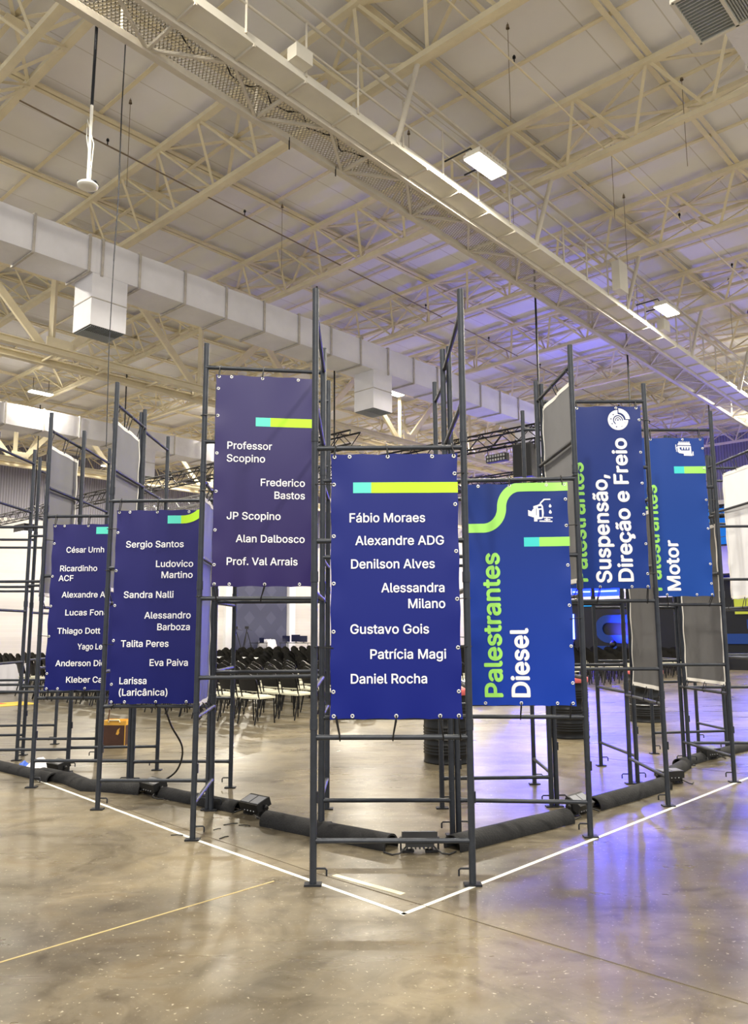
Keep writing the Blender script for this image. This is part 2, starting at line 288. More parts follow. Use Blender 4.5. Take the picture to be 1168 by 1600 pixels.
GLYPHS = """
(273|89,207 92,264 101,324 114,384 132,441 153,494 177,539 236,539 212,485 191,428 174,370 161,313 154,258 151,207 154,161 160,115 172,67 188,16 209,-38 236,-96 177,-96 139,-21 111,55 95,131
)273|37,-96 64,-37 86,18 102,69 113,116 120,162 122,207 119,258 112,313 99,370 82,428 62,485 37,539 97,539 121,494 142,441 159,384 173,323 181,264 184,207 178,130 161,53 134,-22 97,-96
,188|38,-119 68,71 137,71 84,-119
.188|95,-4 78,-1 63,9 53,24 50,41 53,59 63,73 78,83 95,87 113,83 128,73 138,59 141,41 138,24 128,9 113,-1
A480|16,0 201,509 276,509 463,0 395,0 287,302 264,372 232,478 245,478 213,371 191,302 85,0|110,142 110,199 370,199 370,142
B456|60,0 60,509 241,509 289,504 329,491 359,469 381,442 394,410 398,374 395,344 387,320 373,301 356,286 336,275 315,267 315,262 339,257 363,245 385,227 402,203 414,173 418,136 413,100 400,67 377,39 344,18 301,4 247,0|125,57 245,57 296,63 330,80 349,105 355,137 352,161 342,184 327,203 306,218 279,228 248,231 125,231|125,285 238,285 265,288 288,296 308,309 323,326 333,348 336,372 330,403 313,429 283,446 240,452 125,452
C510|267,-7 205,1 150,25 104,63 70,115 48,179 40,254 48,329 70,393 104,445 150,484 205,508 267,516 305,513 340,504 373,490 402,471 427,447 448,418 463,385 473,348 408,348 401,373 389,395 375,413 357,428 337,440 315,449 292,454 267,456 223,450 184,432 150,403 125,364 109,314 103,254 109,194 125,145 151,105 184,76 223,59 267,53 292,55 315,60 337,69 357,81 375,96 389,114 401,136 408,160 473,160 463,124 448,91 428,62 402,38 373,19 341,5 305,-4
D502|219,0 96,0 96,57 215,57 272,63 318,81 354,110 379,149 394,198 399,255 394,312 379,361 354,399 320,428 275,446 221,452 93,452 93,509 225,509 294,501 353,478 399,441 433,391 455,329 462,255 455,181 433,119 398,68 351,31 291,8|125,509 125,0 60,0 60,509
E419|60,0 60,509 372,509 372,452 125,452 125,286 355,286 355,229 125,229 125,57 375,57 375,0
F410|60,0 60,509 369,509 369,452 125,452 125,278 346,278 346,221 125,221 125,0
G520|269,-7 205,1 149,25 104,64 69,116 47,179 40,254 47,329 69,393 103,445 149,484 203,508 265,516 304,513 340,504 374,489 403,469 429,445 449,416 465,384 474,349 408,349 399,372 387,393 373,411 356,427 337,439 315,448 291,454 265,456 222,450 183,432 150,404 125,364 109,314 103,254 109,194 125,145 151,105 184,76 224,59 269,53 309,57 345,71 374,93 396,123 410,160 415,202 434,199 283,199 283,256 478,256 478,200 471,141 451,91 419,50 377,19 326,0
J396|185,-7 153,-4 124,3 98,15 75,33 57,55 44,81 36,111 33,145 33,173 98,173 98,145 104,104 122,74 149,56 185,50 220,56 248,74 266,104 272,145 272,509 336,509 336,145 334,111 326,81 313,55 294,33 271,15 246,3 217,-4
K467|104,145 104,216 139,261 174,303 212,344 364,509 448,509 231,276 228,276|60,0 60,509 125,509 125,334 124,225 125,193 125,0|372,0 188,259 228,309 449,0
L393|60,0 60,509 125,509 125,57 361,57 361,0
M628|60,0 60,509 152,509 277,187 287,159 299,123 311,84 322,49 307,49 318,83 330,121 342,158 352,187 476,509 568,509 568,0 504,0 504,291 504,327 505,369 506,413 507,457 513,457 498,409 482,363 467,322 456,291 342,0 286,0 170,291 159,321 145,361 129,408 112,457 119,457 120,416 121,372 122,328 122,291 122,0
N523|60,0 60,509 136,509 343,183 363,151 388,107 414,55 405,54 401,108 399,157 399,195 399,509 463,509 463,0 387,0 202,290 177,331 148,381 108,452 119,454 122,384 124,328 125,291 125,0
P445|60,0 60,509 235,509 289,503 332,487 366,462 390,430 404,391 409,348 404,304 390,265 366,233 332,207 289,191 235,186 109,186 109,242 233,242 269,246 297,256 318,272 333,294 342,319 344,348 342,376 333,402 318,423 297,439 268,449 232,452 125,452 125,0
R449|60,0 60,509 236,509 290,504 333,489 367,465 390,433 405,395 409,352 405,309 390,271 367,240 333,217 289,203 236,198 96,198 96,255 234,255 269,258 298,267 319,281 334,300 342,324 345,352 342,380 334,405 319,425 298,440 269,449 233,452 125,452 125,0|353,0 230,229 303,229 428,0
S447|224,-9 172,-4 128,9 91,31 64,60 46,96 38,137 104,137 110,110 123,88 142,71 166,59 194,52 224,49 257,52 286,60 311,74 329,92 341,114 346,139 342,161 332,179 316,193 296,205 245,222 184,239 128,260 86,289 60,326 52,372 58,413 75,448 102,476 138,498 180,511 227,516 275,511 316,498 351,476 377,449 394,415 401,378 337,378 326,412 302,437 267,453 225,459 194,456 167,448 145,435 129,418 118,398 115,376 119,352 131,334 148,319 169,308 212,293 264,279 312,264 336,252 359,238 379,220 395,198 405,171 408,139 403,99 386,64 360,34 323,11 278,-4
T449|32,452 32,509 417,509 417,452 257,452 257,0 193,0 193,452
U517|259,-8 203,-2 154,15 114,43 85,80 66,124 60,173 60,509 124,509 124,178 128,144 141,113 160,87 187,68 220,56 259,52 298,56 331,68 357,87 377,113 389,144 393,178 393,509 457,509 457,173 451,124 433,80 403,43 363,15 315,-2
V480|204,0 16,509 84,509 192,206 215,137 248,31 235,31 267,138 290,206 395,509 463,509 278,0
Y472|203,0 203,208 16,509 91,509 192,344 222,292 250,230 224,230 251,293 280,344 381,509 455,509 268,208 268,0
a389|160,-9 126,-5 94,5 68,22 48,45 35,73 30,108 34,138 43,161 58,179 78,193 100,203 125,211 178,220 234,227 252,230 265,235 273,243 276,255 276,257 273,279 267,297 256,311 240,322 220,329 196,331 171,329 149,322 132,313 118,301 107,288 100,274 41,291 57,322 79,346 104,364 133,375 163,382 194,384 239,379 263,372 286,360 306,343 322,320 333,290 337,251 337,0 277,0 277,52 272,52 252,25 236,12 215,1 190,-6|170,45 202,49 228,59 248,74 263,93 272,115 276,138 276,190 259,182 231,176 200,171 175,168 134,159 117,150 103,139 95,124 92,105 94,87 102,72 114,61 130,52 149,47
b424|229,-8 198,-5 172,4 153,17 138,31 118,59 112,59 112,0 53,0 53,509 114,509 114,319 118,319 137,346 152,360 171,373 197,381 229,384 274,378 313,361 345,332 370,293 385,245 390,189 385,133 370,84 346,45 313,16 274,-2|220,47 253,51 279,66 301,88 316,117 325,151 328,189 325,227 316,261 301,290 280,311 253,325 220,330 188,325 161,312 140,291 125,263 116,229 113,189 116,150 125,115 140,86 162,65 188,51
c396|207,-8 159,-2 117,16 82,46 56,85 40,133 34,187 40,243 56,291 82,330 117,360 159,378 207,384 234,383 260,377 284,368 305,356 324,341 340,322 353,301 362,277 303,262 290,289 270,311 242,325 207,330 173,325 145,310 124,287 108,258 99,224 96,187 99,151 108,117 124,89 145,66 173,51 207,46 243,52 271,66 292,89 304,117 363,102 354,78 341,56 325,37 306,21 285,9 261,-1 235,-6
d424|195,-8 151,-2 111,16 79,45 55,84 39,133 34,189 39,245 55,293 79,332 112,361 151,378 196,384 228,381 253,373 272,360 287,346 306,319 311,319 311,509 372,509 372,0 313,0 313,59 307,59 287,31 272,17 252,4 227,-5|205,47 236,51 263,65 284,86 299,115 309,150 312,189 309,229 300,263 284,291 263,312 237,325 205,330 172,325 145,311 124,290 108,261 99,227 96,189 99,151 109,117 124,88 145,66 172,51
e404|212,-8 161,-2 117,16 82,46 56,85 40,132 34,187 39,242 55,290 81,329 115,359 157,378 205,384 236,382 266,374 294,361 319,341 341,315 357,282 368,242 371,194 371,169 75,169 75,221 338,221 310,202 307,237 298,269 283,294 263,314 237,326 205,330 173,326 146,313 125,294 109,270 99,241 96,211 96,178 100,139 110,106 128,80 151,61 179,50 212,46 234,48 254,53 271,61 285,73 297,88 306,105 365,91 353,63 335,39 311,19 283,4 249,-5
f254|228,379 228,327 6,327 6,379|81,0 81,432 84,461 96,486 113,505 135,519 161,527 187,530 222,527 243,521 227,468 215,472 195,474 171,470 154,460 145,443 142,419 142,0
g425|207,-151 168,-148 134,-140 105,-127 82,-110 64,-91 51,-69 101,-41 122,-66 136,-78 154,-88 178,-95 207,-97 249,-92 282,-75 304,-47 311,-6 311,68 306,68 287,41 272,28 252,16 227,8 195,5 152,10 113,27 80,53 55,90 39,136 34,191 39,246 55,293 80,332 112,361 152,378 196,384 228,382 253,373 273,360 288,346 308,319 313,319 313,379 372,379 372,-9 367,-54 350,-90 324,-117 291,-136 251,-147|205,59 237,63 264,75 285,95 300,121 309,154 312,193 309,231 300,264 285,291 264,312 237,325 205,330 172,325 145,312 124,290 109,262 99,229 96,193 99,155 109,123 124,96 145,76 172,63
h410|114,227 114,0 53,0 53,509 114,509 114,287 102,287 124,332 152,362 187,379 227,384 264,380 295,369 321,349 341,321 353,285 357,240 357,0 296,0 296,235 290,275 273,304 246,323 210,329 184,326 161,317 141,303 126,283 117,257
i167|53,0 53,379 114,379 114,0|84,443 67,446 54,455 44,468 41,483 44,499 54,512 67,521 84,524 100,521 114,512 123,499 126,483 123,468 114,455 100,446
l189|139,-2 101,3 74,20 58,47 53,84 53,509 114,509 114,99 115,77 120,62 130,54 146,52 160,53 170,54 181,3 162,-1
n410|114,227 114,0 53,0 53,379 112,379 112,287 102,287 124,332 152,362 187,379 227,384 264,380 295,369 321,349 341,321 353,285 357,240 357,0 296,0 296,235 290,275 273,304 246,323 210,329 184,326 161,317 141,303 126,283 117,257
o415|207,-8 159,-2 117,16 82,46 56,85 40,133 34,187 40,243 56,291 82,330 117,360 159,378 207,384 256,378 299,360 333,330 359,291 376,243 381,187 376,133 359,85 333,46 299,16 256,-2|207,46 242,51 270,66 292,89 307,117 316,151 319,187 316,224 307,258 292,287 270,310 242,325 207,330 173,325 145,310 124,287 108,258 99,224 96,187 99,151 108,117 124,89 145,66 173,51
p424|53,-143 53,379 112,379 112,319 118,319 137,346 152,360 171,373 197,381 229,384 274,378 313,361 345,332 370,293 385,245 390,189 385,133 370,84 346,45 313,16 274,-2 229,-8 198,-5 173,4 153,17 138,31 118,59 114,59 114,-143|220,47 253,51 279,66 301,88 316,117 325,151 328,189 325,227 316,261 301,290 280,311 253,325 220,330 188,325 161,312 140,291 125,263 116,229 113,189 116,150 125,115 140,86 162,65 188,51
r259|53,0 53,379 112,379 112,321 115,321 130,347 152,367 181,380 213,385 229,384 243,384 243,322 230,324 207,326 182,323 159,315 140,301 126,284 117,262 114,237 114,0
s365|182,-8 145,-5 112,3 84,18 62,38 45,63 36,94 94,107 105,79 124,60 150,49 181,45 217,50 244,62 262,81 268,103 265,121 254,136 237,147 212,155 149,170 104,186 72,208 53,237 47,274 51,305 65,332 87,354 115,370 149,381 187,384 223,381 254,372 279,358 299,339 314,316 324,290 268,277 258,298 243,316 219,328 187,333 156,329 131,317 114,299 109,277 112,258 124,243 144,232 172,223 229,209 275,194 306,171 325,142 331,107 326,75 312,47 290,24 260,6 223,-5
t227|204,379 204,327 6,327 6,379|65,471 126,471 126,98 128,76 136,61 150,53 170,50 185,51 202,54 213,2 192,-3 168,-4 125,2 92,21 72,52 65,93
u410|182,-5 146,-1 115,11 89,31 69,59 57,95 53,139 53,379 114,379 114,144 119,105 137,75 164,56 200,50 226,53 249,62 268,77 283,97 293,122 296,153 296,379 357,379 357,0 298,0 298,92 307,92 286,47 257,17 222,0
v389|163,0 17,379 84,379 165,155 187,87 206,21 184,21 203,87 224,155 305,379 371,379 226,0
x379|21,0 171,218 171,171 29,379 100,379 147,306 179,253 207,206 175,206 202,253 233,306 282,379 352,379 209,169 209,214 358,0 287,0 231,85 200,136 173,182 205,182 178,136 148,85 91,0
z380|42,0 42,46 254,320 254,323 48,323 48,379 333,379 333,331 126,60 126,56 339,56 339,0
á389|160,-9 126,-5 94,5 68,22 48,45 35,73 30,108 34,138 43,161 58,179 78,193 100,203 125,211 178,220 234,227 252,230 265,235 273,243 276,255 276,257 273,279 267,297 256,311 240,322 220,329 196,331 171,329 149,322 132,313 118,301 107,288 100,274 41,291 57,322 79,346 104,364 133,375 163,382 194,384 239,379 263,372 286,360 306,343 322,320 333,290 337,251 337,0 277,0 277,52 272,52 252,25 236,12 215,1 190,-6|170,45 202,49 228,59 248,74 263,93 272,115 276,138 276,190 259,182 231,176 200,171 175,168 134,159 117,150 103,139 95,124 92,105 94,87 102,72 114,61 130,52 149,47|162,429 210,529 278,529 212,429
â389|160,-9 126,-5 94,5 68,22 48,45 35,73 30,108 34,138 43,161 58,179 78,193 100,203 125,211 178,220 234,227 252,230 265,235 273,243 276,255 276,257 273,279 267,297 256,311 240,322 220,329 196,331 171,329 149,322 132,313 118,301 107,288 100,274 41,291 57,322 79,346 104,364 133,375 163,382 194,384 239,379 263,372 286,360 306,343 322,320 333,290 337,251 337,0 277,0 277,52 272,52 252,25 236,12 215,1 190,-6|170,45 202,49 228,59 248,74 263,93 272,115 276,138 276,190 259,182 231,176 200,171 175,168 134,159 117,150 103,139 95,124 92,105 94,87 102,72 114,61 130,52 149,47|140,435 80,435 80,438 160,529 218,529 299,438 299,435 238,435 189,495
ã389|160,-9 126,-5 94,5 68,22 48,45 35,73 30,108 34,138 43,161 58,179 78,193 100,203 125,211 178,220 234,227 252,230 265,235 273,243 276,255 276,257 273,279 267,297 256,311 240,322 220,329 196,331 171,329 149,322 132,313 118,301 107,288 100,274 41,291 57,322 79,346 104,364 133,375 163,382 194,384 239,379 263,372 286,360 306,343 322,320 333,290 337,251 337,0 277,0 277,52 272,52 252,25 236,12 215,1 190,-6|170,45 202,49 228,59 248,74 263,93 272,115 276,138 276,190 259,182 231,176 200,171 175,168 134,159 117,150 103,139 95,124 92,105 94,87 102,72 114,61 130,52 149,47|234,446 209,450 186,460 166,470 151,475 143,472 138,466 133,448 90,448 94,476 104,498 121,513 145,518 170,514 191,504 210,494 227,490 235,491 240,496 247,517 288,517 284,488 273,466 256,451
ç396|207,-8 159,-2 117,16 82,46 56,85 40,133 34,187 40,243 56,291 82,330 117,360 159,378 207,384 234,383 260,377 284,368 305,356 324,341 340,322 353,301 362,277 303,262 290,289 270,311 242,325 207,330 173,325 145,310 124,287 108,258 99,224 96,187 99,151 108,117 124,89 145,66 173,51 207,46 243,52 271,66 292,89 304,117 363,102 354,78 341,56 325,37 306,21 285,9 261,-1 235,-6|169,-143 169,-107 210,-107 226,-106 236,-102 241,-95 243,-84 241,-74 236,-67 226,-63 210,-62 182,-62 192,16 224,16 224,0 224,-29 253,-34 273,-44 285,-61 289,-85 284,-111 270,-129 245,-139 210,-143
é404|212,-8 161,-2 117,16 82,46 56,85 40,132 34,187 39,242 55,290 81,329 115,359 157,378 205,384 236,382 266,374 294,361 319,341 341,315 357,282 368,242 371,194 371,169 75,169 75,221 338,221 310,202 307,237 298,269 283,294 263,314 237,326 205,330 173,326 146,313 125,294 109,270 99,241 96,211 96,178 100,139 110,106 128,80 151,61 179,50 212,46 234,48 254,53 271,61 285,73 297,88 306,105 365,91 353,63 335,39 311,19 283,4 249,-5|177,429 225,529 293,529 227,429
í167|53,0 53,379 114,379 114,0|57,429 104,529 173,529 107,429
"""

# ================================================================ the hall
U0, U1, V0, V1, ZR = -15, 41, -15, 42, 12.2
Zv = Vector((0, 0, 1)); UX = P(1, 0); VX = P(0, 1)
b = MB(); b.add([P(U0, V0), P(U1, V0), P(U1, V1), P(U0, V1)], [(0, 1, 2, 3)]); struct(b.build('floor', M_floor))
b = MB(); b.add([P(U0, V0, ZR), P(U1, V0, ZR), P(U1, V1, ZR), P(U0, V1, ZR)], [(3, 2, 1, 0)]); struct(b.build('ceiling', M_roof))
def wall(name, p, q, z0, z1, M, th=.2):
    p, q = Vector(p), Vector(q); d = (q-p).normalized(); n = Zv.cross(d)
    l = (q-p).length
    b = MB(); b.box((0, 0, (z1-z0)/2), (l, th, z1-z0))
    o = struct(b.build(name, M)); o.location = (p+q)/2 + Vector((0, 0, z0)) - n*th/2*(-1 if False else 1) ; o.rotation_euler = (0, 0, math.atan2(d.y, d.x)); return o
wall('wall_side', P(U0, V1+.2), P(U1, V1+.2), 0, 8.0, M_block)
wall('wall_side_cladding', P(U0, V1+.2), P(U1, V1+.2), 8.0, 12.2, M_clad)
wall('wall_stage', P(U1+.0, V1), P(U1+.0, V0), 0, 8.6, M_block)
wall('wall_stage_cladding', P(U1+.0, V1), P(U1+.0, V0), 8.6, 12.2, M_clad)
# floor joints
def strip(name, p, q, w, z, M):
    p, q = Vector(p), Vector(q); d = (q-p).normalized(); n = Vector((-d.y, d.x, 0))*w/2
    b = MB(); b.beam(p+Zv*z/2, q+Zv*z/2, w, z); return b.build(name, M)
struct(strip('trim_1', P(-6, .64), P(-.5, .58), .013, .002, M_joint))
struct(strip('trim_2', P(-.2, .58), P(-.32, -9), .007, .002, M_djoint))
struct(strip('trim_3', P(-.2, .58), P(.5, 12), .006, .002, M_djoint))
struct(strip('trim_4', P(5.4, 2), P(5.4, -9), .007, .002, M_djoint))
# grey folding door in the far corner
d = thing('door_1', 'tall grey folding door with diamond panels in the far white wall', 'door', P(33.0, V1, 0), A, kind='structure')
b = MB(); b.box((0, -.05, 3), (5, .1, 6)); b.build('door_leaf', M_door, d)
for i in range(5):
    for k in range(6):
        c = (-2+i, -.102, .5+k); b = MB(); b.poly([[(-.5, 0), (0, -.5), (.5, 0), (0, .5)]], lambda x, y: (c[0]+x, c[1]-.004, c[2]+y))
        b.build('diamond_panel', M_door2 if (i+k) % 2 else M_door, d)
for s in (-1, 1):
    b = MB(); b.box((s*2.9, -.15, 4), (.6, .3, 8)); b.build('door_jamb', M_whiteback, d)

# ---------------------------------------------------------------- roof steel
TU = [4.61 + 4.678*k for k in range(-1, 8)]      # near top chord of each triangular truss
VN = lambda j: 1.77 + 1.5*j
ZT, ZB = 12.0, 11.165
def truss(u, k, lo, hi):
    loc = P(u+.9, 14, ZT)
    t = thing('roof_truss', 'beige triangular roof truss, %s counting away from the camera side' % nth(k+1), 'roof truss', loc, 0, 'roof trusses')
    def bd(b, n, M=M_beige, par=None, **kw): return b.build(n, M, par or t, loc, **kw)
    va, vb = -14.5, 41.8
    bd(MB().beam(P(u, va, ZT), P(u, vb, ZT), .15, .1), 'top_chord'); bd(MB().beam(P(u+1.8, va, ZT), P(u+1.8, vb, ZT), .15, .1), 'top_chord')
    bd(MB().beam(P(u+.9, va, ZB), P(u+.9, vb, ZB), .14, .11), 'bottom_chord'); bd(MB().angle(P(u+.9, va, ZT+.03), P(u+.9, vb, ZT+.03), .09, .012), 'centre_tie')
    far = MB()
    for j in range(-10, 27):
        v = VN(j); near = lo <= j <= hi
        for s in (0, 1.8):
            for e in (-.75, .75):
                p, q = P(u+s, v+e*.06, ZT-.04), P(u+.9, v+e*.94, ZB+.05)
                (bd(MB().angle(p, q, .062, .01, (0.3, 0.3, 1)), 'web_strut') if near else far.angle(p, q, .062, .01, (0.3, .3, 1)))
        if j % 2 == 1:
            c = P(u+.9, v, ZT-.02)
            for (du, dv) in ((0, -1.5), (0, 1.5), (1.8, -1.5), (1.8, 1.5)):
                q = P(u+du, v+dv*.97, ZT-.02)
                (bd(MB().angle(c, q, .07, .01), 'plan_brace') if near else far.angle(c, q, .07, .01))
            p, q = P(u, v, ZT-.03), P(u+1.8, v, ZT-.03)
            (bd(MB().angle(p, q, .08, .01), 'cross_strut') if near else far.angle(p, q, .08, .01))
            (bd(MB().box(c-Zv*.05, (.34, .26, .012), UX, VX), 'gusset_plate') if near else far.box(c-Zv*.05, (.34, .26, .012), UX, VX))
    o = bd(far, 'web_lattice'); o['kind'] = 'stuff'
for k, u in enumerate(TU):
    r = {0: (3, 7), 1: (0, 7), 2: (-1, 8), 3: (-1, 8), 4: (0, 7)}.get(k, (99, 99))
    truss(u, k, *r)
for k in range(-5, 14):
    v = 1.77 + 3*k
    b = MB()
    for s in (-1, 1): b.angle(P(U0+.5, v+s*.07, ZT+.06), P(U1-.1, v+s*.07, ZT+.06), .1, .012)
    tag(b.build('roof_beam', M_beige, None, P(10, v, ZT)), 'beige double-angle roof beam, %s counting from the open side towards the far side wall' % nth(k+6), 'roof beam', 'roof beams under the sheets')
pk = 0
for u in TU[:-1]:
    for du in (1.8+1.44,):
        pk += 1; b = MB().angle(P(u+du, -14, ZT+.1), P(u+du, 41.8, ZT+.1), .085, .012)
        tag(b.build('purlin', M_beige, None, P(u+du, 14, ZT)), 'thin beige purlin midway between two trusses, %s from the camera side' % nth(pk), 'purlin', 'roof purlins')
# main girders under the trusses
def girder(v, z, label, detail=True, hw=.5):
    loc = P(14, v, z); t = thing('roof_girder', label, 'roof girder', loc)
    def bd(b, n): return b.build(n, M_beige, t, loc)
    for s in (-hw, hw):
        b = MB(); b.beam(P(-12, v+s, z+.08), P(40.8, v+s, z+.08), .19, .025); b.beam(P(-12, v+s, z-.08), P(40.8, v+s, z-.08), .19, .025); b.beam(P(-12, v+s, z), P(40.8, v+s, z), .025, .16); bd(b, 'bottom_chord')
    bd(MB().beam(P(-12, v, 11.0), P(40.8, v, 11.0), .3, .2), 'top_chord')
    for k in range(-3, 8):
        n = 5.0+4.678*k
        for s in (-1, 1):
            bd(MB().beam(P(n+s*.25, v-hw*.3, z+.12), P(n+s*2.2, v-.1, 10.95), .2, .09, (VX.x, VX.y, 0)), 'diagonal')
        bd(MB().beam(P(n, v, z+.1), P(n, v, 10.95), .16, .12, (1, 0, 0)), 'post')
        bd(MB().beam(P(n+.2, v-hw, z+.1), P(n+1.5, v+1.2, 10.2), .12, .06), 'side_brace')
        bd(MB().box(P(n, v-hw, z+.2), (.7, .02, .3), UX, VX), 'gusset_plate')
        if detail:
            for q in (0, 1.56, 3.12): bd(MB().beam(P(n+q, v-hw, z), P(n+q, v+hw, z), .05, .05), 'cross_tie')
girder(16.35, 8.75, 'beige main girder with twin bottom chords below the nearer white duct')
girder(29.5, 8.6, 'beige main girder beyond the farther white duct', False)
# sprinkler pipes
def pipe(v0, v1, label, z=11.25):
    loc = P(12, v0, z); t = thing('sprinkler_pipe', label, 'pipe', loc)
    MB().tube(P(1.4, v0+(v1-v0)*.16, z), P(40, v1, z), .016, 8).build('pipe', M_pipe if v0 > 8 else M_beige, t, loc)
    for k in range(11):
        u = 3.2+3.6*k; v = v0+(v1-v0)*(u+6)/46
        MB().tube(P(u, v, z), P(u, v, z+.1), .012, 6).lathe([(.03, .1), (.03, .13), (.01, .16)], P(u, v, z), 8).build('sprinkler_head', M_plate, t, loc)
pipe(9.9, 12.2, 'thin dark sprinkler pipe running under the roof beside the white duct')
pipe(3.05, 3.2, 'thin beige sprinkler pipe running under the roof right of the catwalk')
pos = [(6.8, 3.2), (7.9, 6.4), (11.1, 3.4), (11.1, 5.9), (16.6, 5.4), (8, 10.6), (3.35, 9.8), (10.2, 1.5), (13.4, 4.2), (15, 1.6), (20, 4.0), (23, 4.4)]
for k, (u, v) in enumerate(pos):
    b = MB().tube(P(u, v, 10.2), P(u, v, 12.1), .006, 6); b.lathe([(.035, 0), (.02, .08)], P(u, v, 11.98), 8)
    tag(b.build('hanger_rod', M_pipe, None, P(u, v, 12)), 'thin dark hanger rod under the roof, %s going from the camera towards the stage' % nth(1+sorted(x for x, _ in pos).index(u) + [y for x, y in pos if x == u].index(v)), 'rod', 'hanger rods')

# ---------------------------------------------------------------- white air ducts
def duct(v0, w, z0, z1, ua, ub, joints, drops, label, face=-1):
    loc = P((ua+ub)/2, v0+w/2, z0); t = thing('air_duct', label, 'air duct', loc, 0, 'white air ducts')
    cuts = [ua]+[j for j in joints if ua < j < ub]+[ub]
    def bd(b, n, M, par=None): return b.build(n, M, par or t, loc)
    rnd = random.Random(int(v0*10))
    for a_, b_ in zip(cuts[:-1], cuts[1:]):
        g = .012; B = MB(); ring = lambda f: [(-w/2, z0), (w/2, z0), (w/2, z1), (-w/2, z1)]
        # softly padded section
        n = 6; vs = []
        for i in range(n+1):
            u = a_+g+(b_-a_-2*g)*i/n; puff = .012*sin(pi*i/n)+rnd.uniform(-.003, .003)
            for (dv, z) in [(-w/2, z0), (0, z0), (w/2, z0), (w/2, (z0+z1)/2), (w/2, z1), (0, z1), (-w/2, z1), (-w/2, (z0+z1)/2)]:
                q = 1+puff/(w/2)
                vs.append(P(u, v0+w/2+dv*q, (z0+z1)/2+(z-(z0+z1)/2)*q))
        fs = [(i*8+j, i*8+(j+1) % 8, (i+1)*8+(j+1) % 8, (i+1)*8+j) for i in range(n) for j in range(8)]
        fs += [tuple(range(8)), tuple(range(n*8, n*8+8))]
        B.add(vs, fs); bd(B, 'duct_section', M_duct)
    for j in joints:
        if not ua < j < ub: continue
        B = MB(); e = .028
        B.beam(P(j, v0-e, z0-e), P(j, v0+w+e, z0-e), .05, .03); B.beam(P(j, v0-e, z1+e), P(j, v0+w+e, z1+e), .05, .03)
        for s in (v0-e, v0+w+e): B.beam(P(j, s, z0-e), P(j, s, z1+e), .05, .03, (VX.x, VX.y, 0))
        bd(B, 'flange', M_ductjoint)
    for (u, l, zb) in drops:
        zt = z0; zm = zb+(zt-zb)*.52; dv = w*.82
        vf = v0 if face < 0 else v0+w-dv
        B = MB()
        for (p, q) in ((zb, zm-.012), (zm+.012, zt)): B.box(P(u+l/2, vf+dv/2, (p+q)/2), (l, dv, q-p), UX, VX)
        bx = bd(B, 'diffuser_box', M_duct)
        bd(MB().box(P(u+l/2, vf+dv/2, zm), (l+.03, dv+.03, .02), UX, VX), 'box_seam', M_ductjoint, bx)
        G = MB(); G.box(P(u+l/2, vf+dv/2, zb-.004), (l-.04, dv-.04, .006), UX, VX, mi=1)
        for i in range(18): G.beam(P(u+.04+(l-.08)*i/17, vf+.03, zb-.012), P(u+.04+(l-.08)*i/17, vf+dv*.5, zb-.012), .008, .02, mi=0)
        for i in range(18): G.beam(P(u+.03, vf+dv*.52+dv*.44*i/17, zb-.012), P(u+l-.03, vf+dv*.52+dv*.44*i/17, zb-.012), .008, .02, mi=0)
        bd(G, 'grille', [M_louver, M_plate], bx)
J1 = sorted([2.45+1.2*k for k in range(-8, 20)]+[3.95])
duct(11.8, .95, 9.22, 10.0, -7.5, 25.4, J1, [(3.75, .83, 8.05), (12.6, .83, 8.05), (21.4, .83, 8.05)], 'white insulated rectangular air duct crossing the hall behind the banner towers')
duct(25.8, .95, 9.2, 10.0, -4, 31, [1.9+1.45*k for k in range(-4, 20)], [(13.2, .83, 8.05), (22, .83, 8.05)], 'farther white air duct running near the side wall')
duct(-1.6, .98, 9.2, 10.0, 4.4, 9.2, [5.6, 6.8, 8.0], [], 'white air duct above the upper right, close to the camera')
# louvred intake box of that duct
loc = P(3.95, -1.2, 8.6); t = thing('air_diffuser', 'grey louvred air diffuser box at the top right under the roof', 'diffuser', loc)
MB().box(P(3.97, -1.2, 8.62), (.8, .8, 1.1), UX, VX).build('box', M_duct, t, loc)
B = MB()
for (x, y, l, w_) in ((3.97, -.8, .8, .04), (3.97, -1.6, .8, .04), (3.97, -1.2, .8, .035)): B.box(P(x, y, 8.05), (l, w_, .05), UX, VX)
for x in (3.57, 4.37): B.box(P(x, -1.2, 8.05), (.04, .8, .05), UX, VX)
B.build('frame', M_tray, t, loc)
B = MB()
for i in range(16): B.beam(P(3.59+.76*i/15, -1.2, 8.06), P(3.59+.76*i/15, -.82, 8.06), .012, .04)
B.build('louvre', M_louver, t, loc)
B = MB()
for i in range(14): B.beam(P(3.6, -1.57+.35*i/13, 8.06), P(4.34, -1.57+.35*i/13, 8.06), .012, .04)
B.build('louvre', M_louver, t, loc)
MB().box(P(3.97, -1.2, 8.1), (.76, .76, .01), UX, VX).build('damper', M_louver, t, loc)

